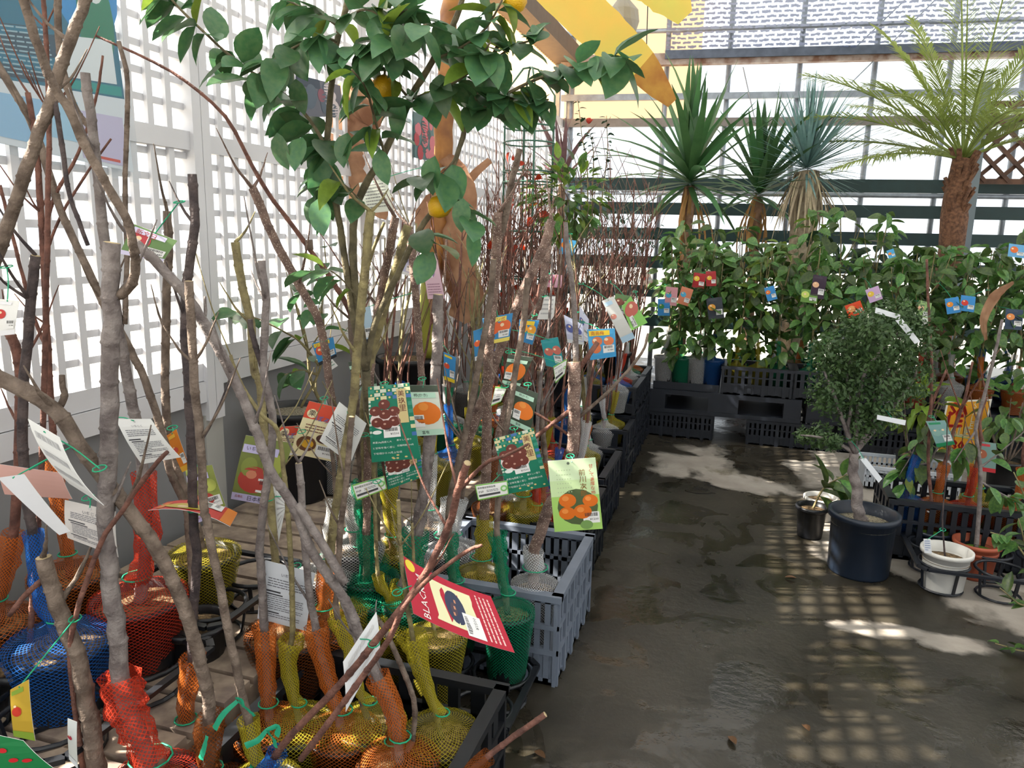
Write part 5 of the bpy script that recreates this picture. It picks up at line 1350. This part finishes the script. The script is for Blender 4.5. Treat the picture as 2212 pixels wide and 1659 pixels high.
for k in range(9):
    a = U(0, 6.28); p = [base + A(.05 * math.cos(a), .05 * math.sin(a), .28)]
    for q in range(1, 6): p.append(base + A(U(-.22, .22), U(-.15, .15), .28 + q * .27))
    stem_mesh(p, .006, .002, BARKR, 'cane', t, n=5)
    for q in range(4):
        put(t, REDL, p[random.randrange(2, 6)] + A(U(-.06, .06), U(-.1, .1), U(-.1, .1)), A(U(-1, 1), U(-1, 1), U(-1, .2)), A(U(-1, 1), -1, .5), U(.05, .08), 'red_leaf')
def bush(label, x, y, D, r, n, meshes, size, zb=.5, name='leafy_bush', cat='bush', flat=1.0):
    c = hp(x, y, D); t = thing(name, label, cat, A(c[0], c[1], zb))
    pot_parts(t, A(c[0], c[1], zb + .2), zb + .2, .1, .2, n=16)
    for k in range(7):
        a = U(0, 6.28); stem_mesh([A(c[0], c[1], zb + .18), A(c[0] + r * .3 * math.cos(a), c[1] + r * .3 * math.sin(a), (c[2] + zb) / 2), c + A(math.cos(a), math.sin(a), U(-.3, .8)) * r * .8], .007, .002, BARK, 'branch', t, n=5)
    for k in range(n):
        d = np.random.RandomState(random.randrange(10 ** 6)).normal(size=3); d /= np.linalg.norm(d); p = c + d * r * (R() ** .4) * A(1, 1, flat)
        put(t, random.choice(meshes), p, d + A(U(-.5, .5), U(-.5, .5), -.2), A(U(-.5, .5), U(-.5, .5), 1), size * U(.7, 1.2))
    return t
bush('bright green leafy bush behind the bare stems at the end of the lattice', 1222, 430, 4.6, .24, 190, [CITRL[0], CITRL[2], YOUNGL[0]], .085)
bush('dark fine-leaved bush behind the back stems', 1345, 505, 5.3, .26, 150, DARKL, .035, cat='bush', name='fine_leaved_bush')
c = hp(1275, 470, 5.4); t = thing('rose_bush', 'thin rose bush with one coral flower above the back stems', 'rose', A(c[0], c[1], .4))
pot_parts(t, c, .62, .1, .22, n=16)
for pts in ([(1275, 560), (1278, 450), (1282, 330), (1272, 280)], [(1275, 560), (1300, 430), (1312, 330), (1310, 250)], [(1276, 520), (1270, 400), (1258, 300), (1248, 215)]):
    p = [hp(x, y, 5.4) for x, y in pts]; p[0] = A(c[0], c[1], .6); stem_mesh(p, .006, .002, BARKY, 'cane', t, n=5); leaves_on(t, p, 26, .045, DARKL, .2, start=.35)
fl = hp(1272, 268, 5.38); CORAL = mat('coral_petal', '#e05a48', .6, var=.2, transl=.3)
pm = leaf_mesh('petal', CORAL, .9, .2, -.4)
for k in range(8): put(t, pm, fl, A(math.cos(k * .8), math.sin(k * .8), .5 + .1 * k), A(0, 0, 1), .04, 'petal')

# ================================================================== RIGHT SIDE
random.seed(11)
TERRA = mat('terracotta_plastic', '#b0583c', .55, var=.12)
WHITEPOT = mat('white_pot_plastic', '#dcdad4', .45, var=.08)
MOSS = mat('moss', '#6f9a2c', .9, col2='#4a7320', vscale=40, bump=.6)
NAVYPOT = mat('navy_pot_plastic', '#1f2a3a', .4, var=.25, vscale=5)
def pot_at(x, yrim, yb, xb=None, wpx=60):
    """pot seen with its rim centre at (x, yrim) and its foot centre at (xb, yb) on the floor"""
    f_ = pz(xb if xb else x, yb, 0); D = fwd(f_); top = hp(x, yrim, D)
    return f_, float(top[2]), wpx * zc(top) / F_PX
# ---------------- small-leaved shrub in the large pot
f_, zr, rr = pot_at(1857, 1104, 1232, 1852, 67)
t = thing('potted_shrub', 'small-leaved shrub with a knotty trunk in the large dark round pot', 'potted shrub', f_)
pot_parts(t, f_, zr, rr, zr, NAVYPOT, GRAVEL, lip=.012, drop=.06, n=36, tap=.90)
D = fwd(f_)
tk = [A(f_[0], f_[1], zr - .06)] + [hp(x, y, D) for x, y in ((1853, 1100), (1852, 1060), (1842, 1020), (1846, 980))]
stem_mesh(tk, .027, .020, BARKG, 'trunk', t, n=10, knob=.03)
SM = mat('shrub_foliage', '#526d3e', .55, col2='#35502c', vscale=14, transl=.25)
BR = [[(1846, 980), (1832, 930), (1838, 880), (1830, 800), (1850, 740)], [(1846, 980), (1880, 920), (1905, 860), (1930, 780), (1945, 720)], [(1846, 985), (1815, 960), (1770, 945), (1730, 940)], [(1842, 960), (1870, 930), (1890, 880), (1880, 800)], [(1838, 890), (1800, 850), (1775, 790)], [(1905, 860), (1960, 840), (1980, 800)], [(1838, 880), (1860, 830), (1900, 760), (1960, 700)]]
ends = []
for b_ in BR:
    p = [hp(x, y, D + U(-.12, .12) * i / len(b_)) for i, (x, y) in enumerate(b_)]; p[0] = tk[-1]
    stem_mesh(p, .011, .003, BARKG, 'branch', t, n=6); ends.append(p)
rs = np.random.RandomState(4)
fo = MB()
def small_leaves(fo, c, r, n, s=.011, flat=1.0):
    for k in range(n):
        d = rs.normal(size=3); d /= np.linalg.norm(d); p = c + d * r * rs.rand() ** .45 * A(1, 1, flat)
        a = rs.normal(size=3); a /= np.linalg.norm(a); b_ = np.cross(a, d); b_ /= np.linalg.norm(b_) + 1e-9; q = s * (.7 + .6 * rs.rand())
        fo.add([p - a * q * 1.2, p - b_ * q * .55, p + a * q * 1.2, p + b_ * q * .55], [(0, 1, 2, 3)])
for (x, y, r, n) in ((1850, 760, .16, 900), (1900, 730, .15, 800), (1800, 770, .13, 650), (1950, 760, .14, 700), (1830, 850, .15, 850), (1900, 840, .15, 800), (1960, 830, .12, 500), (1790, 850, .11, 450), (1860, 920, .10, 350), (1925, 700, .12, 450), (1985, 720, .09, 250), (1770, 942, .07, 260), (1735, 940, .05, 120), (1800, 955, .05, 120), (1905, 900, .09, 300), (1960, 690, .10, 300), (1850, 700, .08, 150)):
    small_leaves(fo, hp(x, y, D + rs.uniform(-.1, .1)), r, int(n * 1.15), .0105)
o = fo.build('foliage', SM, t); o['kind'] = 'stuff'
WT = '#e9edf2'
for lab, cs in (('white strip label sticking out of the shrub top', [(1934, 692), (1950, 690), (1988, 738), (1976, 743)]), ('white strip label lying across the shrub crown', [(1892, 664), (1945, 680), (1943, 690), (1890, 676)]), ('white strip label hanging beside the shrub trunk', [(1858, 992), (1871, 990), (1906, 1034), (1898, 1043)]), ('white strip label on the right side of the shrub', [(1895, 896), (1957, 908), (1955, 919), (1894, 906)])):
    card(lab, cs, D - .16, None, paper=WT, bend=.001, cat='label', name='strip_label')
# ---------------- small black pot and white pot left of it
f_, zr, rr = pot_at(1750, 1092, 1158, 1748, 31)
t = thing('potted_plant', 'small black pot with a drooping broad-leaved seedling beside the large pot', 'potted plant', f_)
pot_parts(t, f_, zr, rr, zr, BLACKPOT, n=24)
p = [A(f_[0], f_[1], zr - .03), hp(1775, 1060, fwd(f_)), hp(1800, 1040, fwd(f_)), hp(1830, 1025, fwd(f_))]
stem_mesh(p, .006, .003, BARKY, 'stem', t, n=6); leaves_on(t, p, 13, .15, CITRL, .5, start=.25)
f_, zr, rr = pot_at(1768, 1072, 1120, 1768, 32)
t = thing('white_pot', 'white pot rim showing behind the small black pot', 'pot', f_); pot_parts(t, f_, zr, rr, zr, WHITEPOT, n=24)
# ---------------- carrying tray with three pots
tc = pz(2034, 1272, 0) + A(.22, .08, 0)
carry_tray('black carrying tray at the right holding white and terracotta pots', tc[0] - .34, tc[0] + .56, tc[1] - .19, tc[1] + .24, .125, .12, 4, 2, None, 0, NAVYPL)
f_, zr, rr = pot_at(2040, 1186, 1272, 2034, 48)
t = thing('potted_seedling', 'white ribbed pot with a thin twig and white label in the carrying tray', 'potted seedling', f_)
pot_parts(t, f_, zr, rr, zr, WHITEPOT, n=30, drop=.05)
stem_mesh([A(f_[0], f_[1], zr - .06), hp(2036, 1120, fwd(f_)), hp(2044, 1020, fwd(f_)), hp(2046, 900, fwd(f_))], .004, .002, BARKD, 'twig', t, n=5)
card('white round-topped plant label in the white pot', [(1995, 1164), (2010, 1164), (2013, 1196), (1997, 1194)], fwd(f_) - .06, d_text('#8a9ac0', 5), paper='#eef0f4', bend=0, cat='label', name='strip_label')
f_, zr, rr = pot_at(2102, 1168, 1242, 2100, 44)
t = thing('potted_tree', 'terracotta pot with a slender leafy tree in the carrying tray', 'potted tree', f_)
pot_parts(t, f_, zr, rr, zr, TERRA, MOSS, n=30, drop=.05)
MB().lathe([(rr * .90, -.055), (rr * .98, -.05), (rr * .98, -.04), (rr * .92, -.035)], A(f_[0], f_[1], zr), 30).build('pot_ring', TERRA, t, True)
Dt = fwd(f_)
tk = [A(f_[0], f_[1], zr - .06)] + [hp(x, y, Dt) for x, y in ((2115, 1100), (2118, 1010), (2108, 930), (2125, 860), (2150, 760), (2165, 690))]
stem_mesh(tk, .010, .006, BARKG, 'trunk', t, n=8)
for pts, n in (([(2118, 1010), (2150, 985), (2180, 960), (2215, 930)], 9), ([(2108, 930), (2080, 970), (2060, 1000)], 8), ([(2150, 1060), (2180, 1075), (2215, 1090)], 8), ([(2118, 1040), (2150, 1060), (2175, 1080)], 5)):
    p = [hp(x, y, Dt) for x, y in pts]; stem_mesh(p, .005, .002, BARKG, 'branch', t, n=5); leaves_on(t, p, n, .085, CITRL, .35, start=.2)
f_, zr, rr = pot_at(2010, 1142, 1205, 2008, 40)
t = thing('potted_tree', 'slim tree tied to a stake in a dark pot topped with moss', 'potted tree', f_)
pot_parts(t, f_, zr, rr, zr, NAVYPOT, MOSS, n=28, drop=.02)
Dt = fwd(f_)
tk = [A(f_[0], f_[1], zr - .03)] + [hp(x, y, Dt) for x, y in ((2011, 1130), (2013, 1090), (2005, 1000), (2010, 900), (2012, 780), (2005, 640), (2002, 560))]
stem_mesh(tk, .009, .005, BARKR, 'trunk', t, n=8)
MB().tube([hp(2013, 1105, Dt) + A(.02 * math.cos(w), .02 * math.sin(w), 0) for w in np.linspace(0, 6.3, 10)], .005, 5).build('tie', mat('clear_tie', '#c9c9c9', .4), t)
for pts, n in (([(2010, 900), (1985, 950), (1965, 990), (1940, 1030)], 13), ([(2008, 1000), (2030, 960), (2050, 940)], 7), ([(2005, 1000), (1975, 1010), (1950, 1050)], 9)):
    p = [hp(x, y, Dt + .1) for x, y in pts]; stem_mesh(p, .005, .002, BARKG, 'branch', t, n=5); leaves_on(t, p, n, .10, CITRL, .4, start=.1, young=YOUNGL)
card('green-topped avocado tag hanging on the slim tree', [(2000, 910), (2041, 908), (2063, 960), (2024, 966)], Dt - .05, d_fruit('#8ab0a8', 2, '#1f8a5a'), paper='#7fa6a4', string=(2012, 900))
card('red-edged tag on the terracotta pot tree', [(2107, 952), (2152, 958), (2150, 1022), (2103, 1015)], Dt, d_fruit('#a85a3a', 1, '#c8303a', price=False), paper='#7a9a94')
# ---------------- black crates with orange, yellow and blue netted saplings
cf = pz(1920, 1205, 0)
crate('crate', 'black crate of orange and yellow netted saplings behind the carrying tray', cf[0] - .02, cf[0] + .62, cf[1], cf[1] + .42, 0, .30, NAVYPL, 2, 14)
crate('crate', 'black crate at the right edge behind the leafy tree', cf[0] + .66, cf[0] + 1.3, cf[1] + .05, cf[1] + .47, 0, .30, NAVYPL, 2, 14)
for k, (dx, dy, c_, lab) in enumerate(((.07, .14, 'blue', 'blue netted sapling in the crate behind the large pot'), (.20, .12, 'orange', 'orange netted sapling in the crate, left of the yellow one'), (.33, .12, 'red', 'red netted sapling in the crate behind the moss pot'), (.42, .28, 'yellow', 'sapling with a large yellow net bundle in the right crate'), (.52, .12, 'orange', 'orange netted sapling in the crate behind the terracotta pot'), (.75, .15, 'orange', 'orange netted sapling in the crate at the right edge'))):
    wsap(lab, cf[0] + dx, cf[1] + dy, .26, .07, .20, c_, U(.75, 1.0), BARKR, nst=1, lean=.1, neck=.15, twigs=2, r=.011)
def basket(label, px_, D, w, d, h, m):
    c = hp(*px_, D); t = thing('plastic_basket', label, 'basket', (c[0], c[1], .0))
    zz = c[2]
    b = MB()
    for s_ in (-1, 1):
        b.box((c[0] - w, c[1] + s_ * d - .008, zz - .02), (c[0] + w, c[1] + s_ * d + .008, zz)); b.box((c[0] + s_ * w - .008, c[1] - d, zz - .02), (c[0] + s_ * w + .008, c[1] + d, zz))
    b.build('rim', m, t)
    for s_ in (-1, 1):
        b = MB()
        for k in range(19):
            u = c[0] - w + 2 * w * k / 18; b.box((u - .006, c[1] + s_ * d - .004, zz - h), (u + .006, c[1] + s_ * d + .004, zz - .02))
        b.box((c[0] - w, c[1] + s_ * d - .004, zz - h), (c[0] + w, c[1] + s_ * d + .004, zz - h + .03)); b.box((c[0] - w, c[1] + s_ * d - .004, zz - h * .55), (c[0] + w, c[1] + s_ * d + .004, zz - h * .45))
        b.build('side_panel', m, t)
        b = MB().box((c[0] + s_ * w - .004, c[1] - d, zz - h), (c[0] + s_ * w + .004, c[1] + d, zz - .02)); b.build('end_panel', m, t)
    MB().box((c[0] - w, c[1] - d, zz - h), (c[0] + w, c[1] + d, zz - h + .01)).build('floor_panel', m, t)
    MB().box((c[0] - w * .9, c[1] - d * .9, 0), (c[0] + w * .9, c[1] + d * .9, zz - h)).build('stand', NAVYPL, t)
    return t
basket('pale grey slotted basket behind the orange netted saplings', (1960, 1000), 4.55, .26, .16, .13, mat('pale_grey_plastic', '#b9c0c9', .5))
# ---------------- sale sign
cs = [(2046, 866), (2143, 862), (2118, 985), (2022, 975)]
def d_sale(k):
    k.rect(.04, .03, .96, .97, '#e8a01c')
    k.text('SA', .10, .05, .26, '#c8281e', bold=.018); k.text('LE', .10, .28, .26, '#c8281e', bold=.018); k.text('SALE', .62, .05, .13, '#e9dfc0', vert=True)
    k.text('SALE', .06, .50, .20, '#efe3b0', bold=.012); k.text('果樹', .08, .66, .13, '#3a2a1c'); k.text('30', .32, .76, .20, '#c8281e', bold=.014); k.text('%', .76, .83, .10, '#3a2a1c'); k.lines(.1, .93, .85, .96, 1, '#5a3a1c')
t = card('yellow sale sign with red lettering standing behind the pots', cs, 4.75, d_sale, paper='#f0ece0', bend=0, string=None, cat='sign', name='sale_sign')
c = hp(2070, 985, 4.76); MB().beam(A(c[0], c[1], 0), c + A(0, 0, .3), .02, .02).build('stake', DKWOOD, t)
# ---------------- second shelf of netted pots far right
hl = hp(2060, 860, 5.35)
sh = thing('crate_shelf', 'dark upturned crate carrying orange and blue netted pots behind the sale sign', 'crate', (hl[0], hl[1], 0))
zs = float(hp(2060, 862, 5.35)[2])
MB().box((hl[0] - .62, hl[1] - .05, zs - .03), (hl[0] + .8, hl[1] + .30, zs)).build('top_panel', NAVYPL, sh)
for q in (-.6, -.1, .35, .76): MB().box((hl[0] + q, hl[1] - .04, 0), (hl[0] + q + .03, hl[1] + .29, zs - .03)).build('rib', NAVYPL, sh)
MB().box((hl[0] - .62, hl[1] + .27, 0), (hl[0] + .8, hl[1] + .30, zs - .03)).build('back_panel', NAVYPL, sh)
for dx, c_, lab in ((-.46, 'red', 'red netted pot on the dark shelf beside the shrub'), (-.22, 'white', 'white netted pot on the dark shelf above the sale sign'), (-.02, 'orange', 'orange netted pot on the dark shelf, left of the blue pots'), (.17, 'blue', 'blue netted pot on the dark shelf, next to the orange one'), (.34, 'blue', 'second blue netted pot on the dark shelf'), (.55, 'red', 'red netted pot at the right end of the dark shelf')):
    wsap(lab, hl[0] + dx, hl[1] + .10, zs + .15, .08, .15, c_, zs + U(.5, .7), BARKY, nst=1, lean=.06, neck=.16, twigs=2, r=.010)
# ---------------- variegated shrub and leafy plants at the right edge
bush('variegated shrub with pale yellow leaves in front of the sale sign', 1985, 880, 4.6, .16, 60, YOUNGL, .12, zb=.0, name='variegated_shrub')
bush('green leafy shrub right of the sale sign', 2190, 880, 4.5, .2, 60, CITRL, .11, zb=.0, name='leafy_shrub')
c0 = pz(2290, 1420, 0); t = thing('potted_plant', 'leafy plant leaning in at the right picture edge', 'potted plant', c0)
pot_parts(t, c0, .28, .13, .28, NAVYPOT, n=22)
De = fwd(c0)
for pts, n in (([(2290, 1330), (2250, 1250), (2190, 1170), (2140, 1150)], 12), ([(2290, 1340), (2230, 1210), (2200, 1120)], 10), ([(2290, 1350), (2220, 1310), (2160, 1270)], 6), ([(2290, 1380), (2230, 1400), (2150, 1390)], 6), ([(2290, 1330), (2240, 1130), (2190, 1020)], 9)):
    p = [hp(x, y, De) for x, y in pts]; p[0] = A(c0[0], c0[1], .26); stem_mesh(p, .005, .002, BARKY, 'branch', t, n=5); leaves_on(t, p, n, .07, CITRL, .25, start=.35)
# dry curled leaf hanging at the right
t = thing('dry_leaf', 'large dry brown curled leaf hanging at the right', 'dry leaf', hp(2150, 650, 4.6))
D = 4.6; ribbon(t, P3([(2190, 610), (2150, 640), (2125, 690), (2130, 735)]), [.02, .06, .045, .015], DRYB, 'blade', .012, up=(.3, 1, .2))
t['category'] = 'leaf'
# fallen leaves on the wet floor
FALL = leaf_mesh('fallen_leaf', mat('fallen_leaf', '#6a4a2c', .7, var=.3), .45, .15, -.1)
for x, y, lab in ((1735, 1565, 'dead leaf on the wet floor near the bottom edge'), (1575, 1590, 'tiny dark leaf lying on the wet floor'), (1695, 1247, 'pale dead leaf on the wet floor by the dry patch'), (1155, 1622, 'pale scrap lying on the floor beside the twig')):
    p = pz(x, y, .004); t = thing('fallen_leaf', lab, 'leaf', p); put(t, FALL, p, A(U(-1, 1), U(-1, 1), .02), A(0, 0, 1), .05, 'blade')

# green plastic ribbons knotted round two stems in the foreground
RIB = mat('green_plastic_ribbon', '#2fae86', .4, transl=.3)
for lab, loops in (('green plastic ribbon tied to the leaning sapling near the bottom edge', [[(512, 1515), (480, 1545), (462, 1575)], [(512, 1515), (535, 1535), (548, 1548)], [(508, 1508), (520, 1514), (524, 1528)]]),
                   ('green plastic ribbon knotted at the foot of the diagonal sapling', [[(575, 1578), (556, 1600), (530, 1612)], [(575, 1578), (590, 1598), (594, 1615)], [(575, 1578), (600, 1570), (596, 1590)]]),
                   ('limp green ribbon end hanging at the bottom of the near crate', [[(446, 1590), (440, 1615), (432, 1640)]])):
    D = 1.33; p0 = hp(*loops[0][0], D); t = thing('ribbon_tie', lab, 'ribbon', p0)
    for L_ in loops: ribbon(t, P3(L_), [.008, .012, .014], RIB, 'ribbon_tail', .001, up=(.3, 1, .2), nx=2)
